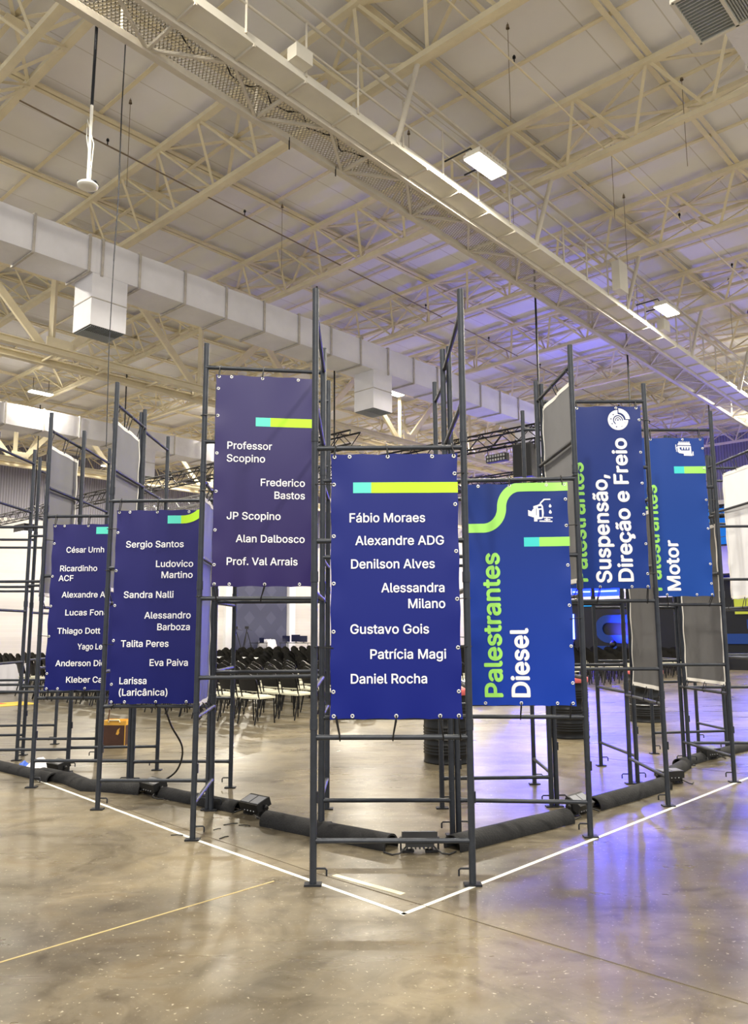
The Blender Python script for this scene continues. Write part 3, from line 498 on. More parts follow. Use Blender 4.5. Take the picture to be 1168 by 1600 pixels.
# ---------------------------------------------------------------- catwalk
ZC = 9.6
def CW(u, dv, z=ZC): return P(u, 5.53+.034*u-dv, z)
loc = CW(10, .5); t = thing('catwalk', 'pale steel catwalk with mesh floor, white cable tray and handrail below the roof', 'catwalk', loc)
def bd(b, n, M=M_catwalk, par=None): return b.build(n, M, par or t, loc)
ua, ub = -4, 40
bd(MB().beam(CW(ua, 0), CW(ub, 0), .11, .11), 'lower_chord'); bd(MB().beam(CW(ua, .73), CW(ub, .73), .08, .09), 'lower_chord')
bd(MB().beam(CW(ua, .03, ZC+.8), CW(ub, .03, ZC+.8), .04, .04), 'top_rail')
for k in range(-3, 18):
    u = 3.2+1.98*k
    for e in (-.99, 0, .99): bd(MB().beam(CW(u, .02), CW(u+e, .72), .045, .045), 'lacing_bar')
    if k % 2 == 0: bd(MB().beam(CW(u, .03, ZC), CW(u, .03, ZC+.8), .04, .04, (1, 0, 0)), 'rail_post')
B = MB(); s = .062; n = int((ub-ua)/s)
for i in range(n):
    u = ua+i*s
    for e in (1, -1):
        p, q = CW(u, .04 if e > 0 else .70, ZC+.07), CW(min(u+.38, ub), .70 if e > 0 else .04, ZC+.07)
        B.beam(p, q, .016, .003)
bd(B, 'mesh_floor', M_mesh)
B = MB(); B.box((CW(ua, .98, ZC+.05)+CW(ub, .98, ZC+.05))/2, ((CW(ub, 0)-CW(ua, 0)).length, .40, .02), (CW(ub, 0)-CW(ua, 0)).normalized(), Zv.cross((CW(ub, 0)-CW(ua, 0)).normalized()))
for s in (.79, 1.18): B.beam(CW(ua, s, ZC+.1), CW(ub, s, ZC+.1), .025, .13)
bd(B, 'cable_tray', M_tray)
for k in range(-6, 36): bd(MB().beam(CW(3.2+.99*k, .72, ZC+.02), CW(3.2+.99*k, 1.2, ZC+.02), .035, .04), 'tray_strap')
bd(MB().tube(CW(ua, 1.2, ZC+1.0), CW(ub, 1.2, ZC+1.0), .026, 8), 'handrail'); bd(MB().tube(CW(ua, 1.2, ZC+.55), CW(ub, 1.2, ZC+.55), .02, 8), 'handrail')
bd(MB().beam(CW(ua, 1.34, ZC+1.12), CW(ub, 1.34, ZC+1.12), .06, .05), 'conduit')
for k in range(-6, 32): bd(MB().beam(CW(3.2+1.15*k, 1.2, ZC+.1), CW(3.2+1.15*k, 1.2, ZC+1.0), .04, .03, (1, 0, 0)), 'handrail_post')
for u in TU:
    bd(MB().tube(CW(u+.75, 1.16, ZC+.1), CW(u+.95, 1.5, ZB), .05, 8), 'hanger')
    bd(MB().tube(CW(u+.9, .02, ZC+.05), CW(u+.9, .02, ZB), .03, 8), 'hanger')
# boxes and cable on the catwalk
for (u, dv, w_, l, lab, M) in ((3.0, 1.28, .32, .22, 'white junction box clipped behind the cable tray near the top', M_tray), (13.7, 1.45, .45, .75, 'white upright cabinet behind the catwalk handrail', M_tray), (17.0, 1.25, .4, .32, 'white lit box at the catwalk beside the farther lamp', M_tray)):
    B = MB(); B.box(CW(u, dv, ZC+.15+l/2), (w_, .2, l), UX, VX); o = tag(B.build('electrical_box', M, None, CW(u, dv)), lab, 'box')
    MB().box(CW(u, dv-.105, ZC+.15+l/2), (w_*.85, .01, l*.85), UX, VX).build('cover', M_duct, o, CW(u, dv))
B = MB(); pts = [CW(1.2+.11*i, .45+.1*sin(i*.9), ZC+.09+.03*sin(i*1.7)) for i in range(40)]
tag(B.path(pts, .012, 6).build('power_cable', M_black, None, pts[0]), 'loose black cable lying on the catwalk mesh', 'cable')

# ---------------------------------------------------------------- LED high-bay lamps
def highbay(u, v, label, z=10.55, arm=0, k=1.0):
    t = thing('highbay_lamp', label, 'lamp', P(u, v, z), A, 'LED high-bay lamps')
    B = MB(); B.box((0, 0, .09), (.86, .34, .06))
    for i in range(9): B.box((-.38+.095*i, 0, .15), (.02, .3, .08))
    B.build('housing', M_tray, t)
    MB().box((0, 0, .045), (.84, .32, .02)).build('lens', M_lamp, t)
    B = MB()
    for s in (-1, 1):
        if arm: B.path([(s*.3, 0, .12), (s*.3, .1, .3), (s*.3, arm, .3)], .016, 6)
        else: B.tube((s*.3, 0, .15), (s*.3, 0, .6), .012, 6)
    B.build('bracket', M_plate, t)
    L = bpy.data.lights.new('highbay_light', 'AREA'); L.shape = 'RECTANGLE'; L.size = .84; L.size_y = .32; L.energy = HIGHBAY_W*k; L.color = (1, .925, .78)
    o = bpy.data.objects.new('highbay_light', L); COL.objects.link(o); o.parent = t; o.location = (0, 0, .02)
highbay(7.02, 3.89, 'glaring LED high-bay lamp on the catwalk handrail, nearer the camera', 9.72, .68)
highbay(15.63, 4.2, 'glaring LED high-bay lamp on the catwalk handrail, farther towards the stage', 9.72, .68)
highbay(8.93, 25.7, 'LED high-bay lamp glowing above the farther white duct at the left', k=.45)
highbay(18.29, 15.98, 'LED high-bay lamp peeking out beside the second duct drop box', k=.08)
for (u, v) in ((-1.6, 3.6), (8.3, -6), (17.7, -6), (27, 4.9), (36.4, 5.2), (-1.2, 15.3), (27, -6), (17.7, 25.8), (27, 25.8), (27, 20.5), (-1.2, 36.4), (8.3, 36.4), (17.7, 36.4), (27, 36.4), (36.4, 36.4), (36.4, 25.8), (36.4, 20.5)):  # unseen lamps; the far rows are added to brighten the far walls
    highbay(u, v, 'LED high-bay lamp over the hall, out of sight from the front corner')

for (u, v) in ((-7, -4), (-3, -9), (-10, -10)): highbay(u, v, 'added unseen fill lamp over the hall behind the camera', k=1.0)  # lamps added to brighten the banner fronts

# ================================================================ scaffold towers
ZP = 3.96
FB, SB = (.26, .90, 2.17, 2.81), (1.21, 1.84, 3.12, 3.76)      # bar heights of the frames on alternate faces
TOW = {   # corner posts FL FR BR BL, face type, label
 'A': (((-.51, -.05), (.49, -.08), (.50, 1.14), (-.52, 1.17)), 1, 'charcoal tubular scaffold tower at the front corner of the white tape'),
 'B': (((-1.5, 1.06), (-.53, 1.20), (-.52, 2.09), (-1.55, 2.07)), 2, 'charcoal scaffold tower just left of the front one, carrying the tallest left banner'),
 'C': (((-2.58, 2.14), (-1.59, 2.10), (-1.55, 3.10), (-2.56, 3.12)), 1, 'charcoal scaffold tower carrying the banner that starts with Sergio Santos'),
 'D': (((-3.60, 3.19), (-2.60, 3.15), (-2.57, 4.17), (-3.57, 4.10)), 1, 'charcoal scaffold tower carrying the partly hidden leftmost name banner'),
 'E': (((-4.55, 4.0), (-3.53, 4.0), (-3.52, 4.93), (-4.50, 4.93)), 1, 'bare charcoal scaffold tower at the left edge, beside the leftmost name banner'),
 'J': (((-5.62, 5.3), (-4.61, 5.37), (-4.58, 6.37), (-5.6, 6.3)), 1, 'bare charcoal scaffold tower farthest along the left row'),
 'F': (((.55, 1.16), (1.55, 1.05), (1.5, 2.11), (.51, 2.08)), 1, 'charcoal scaffold tower carrying the Diesel banner, right of the front tower'),
 'G': (((1.55, 2.12), (2.55, 2.10), (2.56, 3.15), (1.57, 3.17)), 2, 'charcoal scaffold tower carrying the banner with the brake disc icon'),
 'H': (((2.65, 3.2), (3.66, 3.2), (3.58, 4.3), (2.58, 4.25)), 2, 'charcoal scaffold tower carrying the Motor banner'),
 'I': (((3.62, 4.25), (4.6, 4.2), (4.54, 5.3), (3.52, 5.12)), 1, 'charcoal scaffold tower at the right edge with a white panel on its far side'),
 'K': (((4.6, 5.35), (5.6, 5.3), (5.55, 6.3), (4.52, 6.15)), 2, 'bare charcoal scaffold tower farthest along the right row'),
}
rnd = random.Random(3)
for key, (cs, ty, lab) in TOW.items():
    c = Vector((sum(x for x, _ in cs)/4, sum(y for _, y in cs)/4, 0))
    t = thing('scaffold_tower', lab, 'scaffold tower', c, 0, 'scaffold towers')
    def bd(b, n, M=M_post, par=None): return b.build(n, M, par or t, c)
    V = [Vector((x, y, 0)) for x, y in cs]
    for i, p in enumerate(V):
        q = p+Vector((rnd.uniform(-.012, .012), rnd.uniform(-.012, .012), ZP+rnd.uniform(-.03, .02)))
        po = bd(MB().tube(p+Zv*.01, q, .0225, 14), 'post')
        for z in (.985, 1.94, 2.895): bd(MB().tube(p+(q-p)*((z-.035)/ZP), p+(q-p)*((z+.035)/ZP), .0265, 12), 'coupling_sleeve', par=po)
        d1 = (V[(i+1) % 4]-p).normalized() if i % 2 == 0 else (V[(i-1) % 4]-p).normalized()
        bd(MB().box(p+Zv*.006, (.11, .07, .012)), 'base_plate', M_plate, po)
        s = p+Zv*.1; bd(MB().path([s+d1*.02, s+d1*.075, s+d1*.085+Zv*-.01, s+d1*.085-Zv*.045], .0065, 6), 'lock_hook', M_plate, po)
        if i < 2: bd(MB().box(p+Zv*.53+Vector((.02, 0, 0)), (.02, .025, .07)), 'spring_clip', M_plate, po)
    for i in range(4):
        p, q = V[i], V[(i+1) % 4]; hs = (FB if i % 2 == 0 else SB) if ty == 1 else (SB if i % 2 == 0 else FB)
        for z in hs:
            z2 = z+rnd.uniform(-.008, .008); a_, b_ = p+Zv*z2, q+Zv*z2; e = (b_-a_).normalized()
            B = MB().tube(a_, b_, .0165, 12)
            for (o, s) in ((a_, 1), (b_, -1)): B.tube(o+e*s*.022, o+e*s*.05, .019, 12, .0165)
            bd(B, 'crossbar')

# ================================================================ banners
GL = {}
for ln in GLYPHS.strip('\n').split('\n'):
    ch = ln[0]; pr = ln[1:].split('|')
    GL[ch] = (int(pr[0]), [[tuple(map(int, q.split(','))) for q in lp.split(' ')] for lp in pr[1:]])
def width(s): return sum(GL[c][0] if c != ' ' else 190 for c in s)
CAP = 509.0
def clean(lp):
    a_ = sum(lp[i-1][0]*lp[i][1]-lp[i][0]*lp[i-1][1] for i in range(len(lp))); return a_
def simple(lp):                     # split an outline that runs over itself into simple loops
    n = len(lp)
    for i in range(n):
        a1, a2 = lp[i], lp[(i+1) % n]
        for j in range(i+2, n):
            if i == 0 and j == n-1: continue
            b1, b2 = lp[j], lp[(j+1) % n]
            d = (a2[0]-a1[0])*(b2[1]-b1[1])-(a2[1]-a1[1])*(b2[0]-b1[0])
            if abs(d) < 1e-9: continue
            t_ = ((b1[0]-a1[0])*(b2[1]-b1[1])-(b1[1]-a1[1])*(b2[0]-b1[0]))/d; w_ = ((b1[0]-a1[0])*(a2[1]-a1[1])-(b1[1]-a1[1])*(a2[0]-a1[0]))/d
            if -1e-9 <= t_ <= 1+1e-9 and -1e-9 <= w_ <= 1+1e-9:
                X = (a1[0]+t_*(a2[0]-a1[0]), a1[1]+t_*(a2[1]-a1[1]))
                def dd(l):
                    o = []
                    for p in l:
                        if not o or math.hypot(p[0]-o[-1][0], p[1]-o[-1][1]) > .6: o.append(p)
                    if len(o) > 1 and math.hypot(o[0][0]-o[-1][0], o[0][1]-o[-1][1]) <= .6: o.pop()
                    return o
                l1, l2 = dd([X]+lp[i+1:j+1]), dd([X]+lp[j+1:]+lp[:i+1])
                if len(l1) < n and len(l2) < n: return (simple(l1) if len(l1) > 2 else [])+(simple(l2) if len(l2) > 2 else [])
    return [lp] if abs(clean(lp)) > 60 else []
TESS = {}
def glyph(c):
    if c not in TESS:
        loops = [q for lp in GL[c][1] for q in simple(lp)]
        # group holes with the outline that contains them
        outs = [lp for lp in loops if clean(lp) < 0] ; holes = [lp for lp in loops if clean(lp) >= 0]
        if sum(abs(clean(l)) for l in outs) < sum(abs(clean(l)) for l in holes): outs, holes = holes, outs
        def inside(p, lp):
            r = False
            for i in range(len(lp)):
                (x1, y1), (x2, y2) = lp[i-1], lp[i]
                if (y1 > p[1]) != (y2 > p[1]) and p[0] < (x2-x1)*(p[1]-y1)/(y2-y1)+x1: r = not r
            return r
        TESS[c] = [[o]+[h for h in holes if inside(h[0], o)] for o in outs]
    return TESS[c]
class Banner:
    def __init__(s, name, label, cat, p0, p1, s0, s1, z0, z1, face, back, seed, front_tilt=.034, group='speaker banners'):
        s.p0 = Vector((*p0, 0)); s.e = (Vector((*p1, 0))-s.p0).normalized(); s.n = s.e.cross(Zv)
        s.s0, s.s1, s.z0, s.z1, s.seed = s0, s1, z0, z1, seed; s.fwd = front_tilt
        s.loc = s.p0+s.e*(s0+s1)/2+Zv*z0
        s.t = thing(name, label, cat, s.loc, 0, group)
        W_, H_ = s1-s0, z1-z0
        def fr(i, j, off):
            # scalloped edges between eyelets
            a_, b_ = s0+W_*i, z0+H_*j
            ex = .006*abs(sin(pi*j*5)); ez = .007*abs(sin(pi*i*4))
            a_ += ex*(1-2*i) if i in (0, 1) else 0; b_ += ez*(1-2*j) if j in (0, 1) else 0
            return s.at(a_, b_, off)
        s.bd(MB().grid(lambda i, j: fr(i, j, .0015), 28, 56), 'printed_face', face)
        s.bd(MB().grid(lambda i, j: fr(i, j, -.0015), 28, 56, flip=True), 'backing', back)
        B = MB(); h = .045
        for (a0, a1, b0, b1, nu, nv) in ((s0, s1, z1-h, z1, 24, 1), (s0, s1, z0, z0+h, 24, 1), (s0, s0+h*.8, z0, z1, 1, 40), (s1-h*.8, s1, z0, z1, 1, 40)):
            B.grid(lambda i, j: s.at(min(max(a0+(a1-a0)*i, s0+.008), s1-.008), min(max(b0+(b1-b0)*j, z0+.009), z1-.009), -.004), nu, nv, flip=True)
        s.bd(B, 'hem', M_hem)
    def disp(s, a_, z):
        H_ = s.z1-s.z0; W_ = s.s1-s.s0; x = (a_-s.s0)/W_; y = (z-s.z0)/H_
        d = .010*mn.noise(Vector((x*1.3, y*2.2, s.seed*3.1)))
        w = max(0, y-.72)/.28; d += .010*w*w*sin((x-.5)*13*(1+.9*(1-y)*3))*(.6+.4*mn.noise(Vector((x*3, y*3, s.seed))))
        w = max(0, .18-y)/.18; d += .007*w*w*sin(x*15+s.seed)
        w = max(0, abs(x-.5)-.36)/.14; d += .005*w*sin(y*31+s.seed*2)
        return d
    def at(s, a_, z, off=0): return s.p0+s.e*a_+Zv*z+s.n*(s.disp(a_, z)+off+s.fwd)
    def bd(s, b, n, M, par=None): return b.build(n, M, par or s.t, s.loc)
    def text(s, txt, a0, zb, a1, cap, M, bold=0.0, vertical=False):
        w = width(txt); L_ = a1-a0; sx = L_/(w+bold*2); sy = cap/(CAP+bold*2); B = MB(); x = bold
        shifts = [(0, 0)] if not bold else [(bold*cos(2*pi*k/10), bold*sin(2*pi*k/10)) for k in range(8)]+[(0, 0)]
        for c in txt:
            if c == ' ': x += 190; continue
            for g in glyph(c):
                for li, (dx, dy) in enumerate(shifts):
                    if vertical: fn = lambda px, py, x=x: s.at(zb-(py+dy+bold)*sy, a0+(px+x+dx)*sx, .005+.00015*li)
                    else: fn = lambda px, py, x=x: s.at(a0+(px+x+dx)*sx, zb+(py+dy+bold)*sy, .005+.00015*li)
                    B.poly(g, fn)
            x += GL[c][0]
        return s.bd(B, 'lettering', M)
    def rect(s, name, a0, a1, z0, z1, M, off=.003): return s.bd(MB().grid(lambda i, j: s.at(a0+(a1-a0)*i, z0+(z1-z0)*j, off), 16, 6), name, M)
    def ribbon(s, name, pts, w, M, off=.0042):
        fine = []
        for (p_, q_) in zip(pts[:-1], pts[1:]):
            n_ = max(1, round(math.hypot(q_[0]-p_[0], q_[1]-p_[1])/.018)); fine += [(p_[0]+(q_[0]-p_[0])*k_/n_, p_[1]+(q_[1]-p_[1])*k_/n_) for k_ in range(n_)]
        pts = fine+[pts[-1]]; B = MB(); k = len(pts); vs = []
        for i, (x, y) in enumerate(pts):
            x0, y0 = pts[max(i-1, 0)]; x1, y1 = pts[min(i+1, k-1)]; l = math.hypot(x1-x0, y1-y0) or 1; nx, ny = -(y1-y0)/l*w/2, (x1-x0)/l*w/2
            for q in (-1, -.6, -.2, .2, .6, 1):
                X_, Y_ = x+nx*q, y+ny*q
                vs.append(s.at(min(max(X_, s.s0), s.s1), min(Y_, s.z1-.002), off))
        B.add(vs, [(i*6+j, i*6+j+1, i*6+j+7, i*6+j+6) for i in range(k-1) for j in range(5)], True)
        return s.bd(B, name, M)
    def shape(s, name, loops_list, M, off=.003):
        B = MB()
        for loops in loops_list: B.poly(loops, lambda x, y: s.at(x, y, off))
        return s.bd(B, name, M)
    def fix(s, tops, bots, lefts, rights, topbar, botbar, tie_top, tie_bot, lp=None, rp=None, tl=(), tr=()):
        # eyelets along the four edges, black cable ties up, down and sideways to the frame
        m_ = .022
        for (lst, f) in ((tops, lambda q: (s.s0+(s.s1-s.s0)*q, s.z1-m_)), (bots, lambda q: (s.s0+(s.s1-s.s0)*q, s.z0+m_)), (lefts, lambda q: (s.s0+m_, s.z0+(s.z1-s.z0)*q)), (rights, lambda q: (s.s1-m_, s.z0+(s.z1-s.z0)*q))):
            for q in lst:
                a_, z = f(q); B = MB(); B.lathe([(.0055, .001), (.0075, .004), (.0115, .0035), (.0135, .0005)], s.at(a_, z, .003), 14, s.e, Zv, s.n)
                s.bd(B, 'eyelet', M_ring)
        r = .0045
        for q in tie_top:
            a_ = s.s0+(s.s1-s.s0)*q; p = s.at(a_, s.z1-m_, .006); g = s.p0+s.e*(a_+rnd.uniform(-.01, .01))
            s.bd(MB().path([p, s.at(a_, s.z1+.01, .012), g+s.n*.02+Zv*topbar, g+Zv*(topbar+.02), g-s.n*.02+Zv*topbar, s.at(a_, s.z1-m_, -.006)], r, 6), 'cable_tie', M_tie)
        for q in tie_bot:
            a_ = s.s0+(s.s1-s.s0)*q; p = s.at(a_, s.z0+m_, .006); g = s.p0+s.e*(a_+rnd.uniform(-.03, .03))
            s.bd(MB().path([p, s.at(a_, s.z0-.01, .008), g+s.n*.02+Zv*botbar, g+Zv*(botbar-.022), g-s.n*.02+Zv*(botbar-.005), s.at(a_, s.z0+m_, -.006)], r, 6), 'cable_tie', M_tie)
        W0 = lp if lp is not None else 0
        for (lst, post, edge, sg) in ((tl, W0, s.s0+m_, 1), (tr, rp if rp is not None else 1, s.s1-m_, -1)):
            for q in lst:
                z = s.z0+(s.z1-s.z0)*q; g = s.p0+s.e*post+Zv*(z+.006)
                s.bd(MB().path([s.at(edge, z, .006), g+s.n*.026+s.e*.01*sg, g-s.e*.027*sg, g-s.n*.026], r*.8, 6), 'cable_tie', M_tie)
N_TOP, N_BOT = (62, 62, 122), (24, 34, 112)
def names(B, lines, cap=.062):
    for (t_, a0, z, a1, z2) in lines: B.text(t_, a0, z, a1, cap, M_white, 12.0)
def stripe(B, a0, am, a1, z0, z1, c=None, l=None): B.rect('aqua_stripe', a0, am, z0, z1, c or M_cyan); B.rect('lime_stripe', am, a1, z0, z1, l or M_lime)
stdtop, stdbot = (.03, .15, .45, .8, .97), (.03, .17, .5, .83, .97)
stdL, stdR = (.1, .32, .5, .68, .88), (.1, .26, .44, .62, .8, .92)
ties = dict(tie_top=(.03, .45, .97), tie_bot=(.05, .5, .83, .97))
cs = lambda k: TOW[k][0]
# A
v1_ = vinyl('indigo_vinyl', (38, 46, 116), (14, 28, 118), 0, 1.75)
A_ = Banner('vinyl_banner', 'navy name banner from Fábio Moraes to Daniel Rocha on the front tower', 'banner', cs('A')[0], cs('A')[1], .105, .957, 1.015, 2.757, v1_, M_grey, 1)
names(A_, [('Fábio Moraes', 0.225, 2.29, 0.738, 2.286), ('Alexandre ADG', 0.268, 2.138, 0.861, 2.136), ('Denilson Alves', 0.235, 1.983, 0.797, 1.982), ('Alessandra', 0.438, 1.826, 0.86, 1.827), ('Milano', 0.609, 1.722, 0.861, 1.723), ('Gustavo Gois', 0.232, 1.558, 0.753, 1.558), ('Patrícia Magi', 0.359, 1.397, 0.862, 1.398), ('Daniel Rocha', 0.233, 1.241, 0.738, 1.24)])
stripe(A_, .256, .377, .955, 2.488, 2.56)
A_.fix(stdtop, stdbot, stdL, stdR, 2.81, .90, lp=0, rp=1, tl=(.88, .26), tr=(.92, .44, .26), **ties)
# B
vb_ = vinyl('purple_vinyl', (66, 62, 108), (46, 36, 92), 0, 1.75)
B_ = Banner('vinyl_banner', 'purplish navy name banner starting with Professor Scopino, highest of the left row', 'banner', cs('B')[0], cs('B')[1], .09, .94, 1.93, 3.69, vb_, M_grey, 2)
names(B_, [('Professor', 0.188, 3.058, 0.561, 3.065), ('Scopino', 0.188, 2.951, 0.508, 2.956), ('Frederico', 0.464, 2.755, 0.837, 2.758), ('Bastos', 0.577, 2.65, 0.838, 2.652), ('JP Scopino', 0.198, 2.476, 0.641, 2.48), ('Alan Dalbosco', 0.277, 2.29, 0.839, 2.293), ('Prof. Val Arrais', 0.203, 2.105, 0.783, 2.107)])
stripe(B_, .422, .543, .938, 3.257, 3.332)
B_.fix(stdtop, stdbot, (.1, .26, .44, .62, .8, .93), (.06, .2, .36, .5, .7, .88), 3.76, 1.84, lp=0, rp=1, tl=(.44, .8), tie_top=(.03, .45, .97), tie_bot=(.03, .5))
# C
vc_ = vinyl('indigo_vinyl', (48, 46, 104), (15, 22, 98), 0, 1.75)
C_ = Banner('vinyl_banner', 'navy name banner starting with Sergio Santos and ending with Larissa', 'banner', cs('C')[0], cs('C')[1], .07, .93, .925, 2.712, vc_, M_grey, 3)
names(C_, [('Sergio Santos', 0.169, 2.356, 0.722, 2.354), ('Ludovico', 0.455, 2.172, 0.816, 2.172), ('Martino', 0.51, 2.069, 0.814, 2.069), ('Sandra Nalli', 0.167, 1.887, 0.641, 1.886), ('Alessandro', 0.368, 1.697, 0.807, 1.697), ('Barboza', 0.487, 1.59, 0.804, 1.591), ('Talita Peres', 0.159, 1.439, 0.609, 1.437), ('Eva Paiva', 0.428, 1.267, 0.795, 1.266), ('Larissa', 0.157, 1.105, 0.419, 1.105), ('(Laricânica)', 0.152, 1.002, 0.619, 1.0)])
C_.rect('aqua_stripe', .56, .686, 2.58, 2.655, M_cyan)
pts = [(.686, 2.6175)]+[(.70+.235*sin(t_), 2.6175+.235*(1-cos(t_))) for t_ in [k*.13 for k in range(12)]]
C_.ribbon('lime_stripe', pts, .075, M_lime)
C_.fix(stdtop, stdbot, stdL, stdR, 2.81, .90, lp=0, rp=1, tl=(.9, .68, .3), **ties)
# D
D_ = Banner('vinyl_banner', 'navy name banner starting with César, partly hidden behind a tower post', 'banner', cs('D')[0], cs('D')[1], .09, .94, .975, 2.722, vc_, M_grey, 4)
names(D_, [('César Urnh', 0.245, 2.413, 0.664, 2.41), ('Ricardinho', 0.185, 2.215, 0.597, 2.214), ('ACF', 0.18, 2.112, 0.346, 2.111), ('Alexandre A', 0.224, 1.937, 0.691, 1.935), ('Lucas Fona', 0.266, 1.75, 0.73, 1.748), ('Thiago Dott', 0.196, 1.559, 0.656, 1.559), ('Yago Lee', 0.421, 1.396, 0.726, 1.395), ('Anderson Dic', 0.198, 1.225, 0.724, 1.223), ('Kleber Car', 0.314, 1.057, 0.736, 1.059)])
D_.rect('aqua_stripe', .563, .69, 2.612, 2.687, M_cyan)
D_.fix(stdtop, stdbot, stdL, stdR, 2.81, .90, lp=0, rp=1, tl=(.9, .32), **ties)
# F
vf_ = vinyl('royal_vinyl', (30, 52, 120), (18, 58, 166), 0, 1.75)
F_ = Banner('vinyl_banner', 'blue banner lettered Palestrantes Diesel with a fuel nozzle icon', 'banner', cs('F')[0], cs('F')[1], .085, .935, .985, 2.77, vf_, M_grey, 5)
F_.text('Palestrantes', 1.035, .372, 2.209, .147, M_lime2, 24, True); F_.text('Diesel', 1.036, .583, 1.596, .147, M_white, 24, True)
stripe(F_, .571, .694, .935, 2.246, 2.321, M_cyan2, M_lime2)
R_ = .1475; cx1, cx2, zl, zu = .247, .548, 2.402, 2.735
pts = [(.085, zl), (.16, zl)]+[(cx1+R_*1.03*sin(t_), zl+.1665*(1-cos(t_))) for t_ in [k*pi/2/14 for k in range(15)]]
xm = cx1+R_*1.03; pts += [(xm+(cx2-xm)*(1-cos(t_)), zl+.1665+.1665*sin(t_)) for t_ in [k*pi/2/14 for k in range(1, 15)]]+[(.7, zu), (.935, zu)]
F_.ribbon('green_ribbon', pts, .074, M_lime2)
def arcp(cx, cz, r, a0, a1, n=16, ry=None): return [(cx+r*cos(a0+(a1-a0)*k/n), cz+(ry or r)*sin(a0+(a1-a0)*k/n)) for k in range(n+1)]
def rr(x0, z0, x1, z1): return [[(x0, z0), (x1, z0), (x1, z1), (x0, z1)]]
def pill(x0, z0, x1, z1, w):
    l = math.hypot(x1-x0, z1-z0); dx, dz = (x1-x0)/l, (z1-z0)/l; a_ = math.atan2(dz, dx)
    return [arcp(x0, z0, w/2, a_+pi/2, a_+3*pi/2, 6)+arcp(x1, z1, w/2, a_-pi/2, a_+pi/2, 6)]
def drop(cx, cz, r): return [[(cx, cz+r*1.9)]+arcp(cx, cz, r, pi*.85, 2*pi+pi*.15, 14)]
noz = [[[(.612, 2.545), (.638, 2.532), (.652, 2.552), (.676, 2.56), (.676, 2.498), (.66, 2.482), (.64, 2.488), (.612, 2.498)]],
       [[(.655, 2.575), (.69, 2.585), (.715, 2.6), (.733, 2.575), (.738, 2.52), (.732, 2.478), (.715, 2.468), (.685, 2.468), (.685, 2.45), (.658, 2.45), (.658, 2.49), (.68, 2.5), (.68, 2.556), (.655, 2.556)], [(.692, 2.572), (.718, 2.576), (.722, 2.558), (.692, 2.556)], [(.7, 2.545), (.722, 2.545), (.722, 2.485), (.7, 2.485)]],
       pill(.715, 2.602, .742, 2.628, .012), pill(.742, 2.63, .79, 2.63, .010), pill(.704, 2.452, .80, 2.448, .010), pill(.745, 2.465, .785, 2.463, .009), pill(.74, 2.482, .803, 2.478, .009), rr(.755, 2.452, .765, 2.48)]
noz += [drop(.79, 2.573, .0105), drop(.79, 2.523, .0115)]
noz += [rr(.683, 2.505+.012*k, .699, 2.513+.012*k) for k in range(4)]
F_.shape('fuel_nozzle_icon', noz, M_white)
F_.fix(stdtop, stdbot, stdL, stdR, 2.81, .90, lp=0, rp=1, tl=(.3, .1), tr=(.8, .38), tie_top=(.45, .95), tie_bot=(.5, .95))
# G
vg_ = vinyl('royal_vinyl', (40, 54, 116), (16, 54, 136), 0, 1.75)
G_ = Banner('vinyl_banner', 'blue banner lettered Suspensão, Direção e Freio with a brake disc icon', 'banner', cs('G')[0], cs('G')[1], .085, .937, 1.95, 3.71, vg_, M_grey, 6)
G_.text('Palestrantes', 2.003, .362, 3.165, .147, M_lime2, 24, True); G_.text('Suspensão,', 1.998, .583, 3.051, .147, M_white, 24, True); G_.text('Direção e Freio', 2.002, .786, 3.402, .145, M_white, 24, True)
gx, gz, gr = .713, 3.57, .104
G_.shape('brake_disc_icon', [[arcp(gx, gz, gr*.95, pi*.5, 2*pi, 40)+[(gx, gz)]], [arcp(gx, gz, gr*.56, 0, pi*.5, 12)+[(gx, gz)]],
    [arcp(gx+.006, gz+.006, gr*1.06, .03, pi*.5-.03, 14)+arcp(gx+.006, gz+.006, gr*.66, pi*.5-.05, .05, 12)]], M_white)
ring = lambda r0, r1, off, M: G_.shape('disc_ring', [[arcp(gx, gz, r1, 0, 2*pi, 32)[:-1], arcp(gx, gz, r0, 0, 2*pi, 32)[:-1]]], M, off)
ring(gr*.37, gr*.46, .0046, vg_); ring(gr*.19, gr*.26, .0046, vg_); ring(.0005, gr*.08, .0046, vg_)
G_.shape('disc_hole', [[arcp(gx+gr*.66*cos(q), gz+gr*.66*sin(q), gr*.06, 0, 2*pi, 10)[:-1]] for q in [pi*.72, pi*.95, pi*1.18, pi*1.42, pi*1.66, pi*1.88]], vg_, .0046)
G_.fix((.28, .72, .95), (.45, .8, .97), (.1, .5, .9), (.08, .24, .4, .57, .74, .92), 3.76, 1.84, lp=0, rp=1, tr=(.92, .08), tie_top=(.28, .95), tie_bot=(.45, .97))
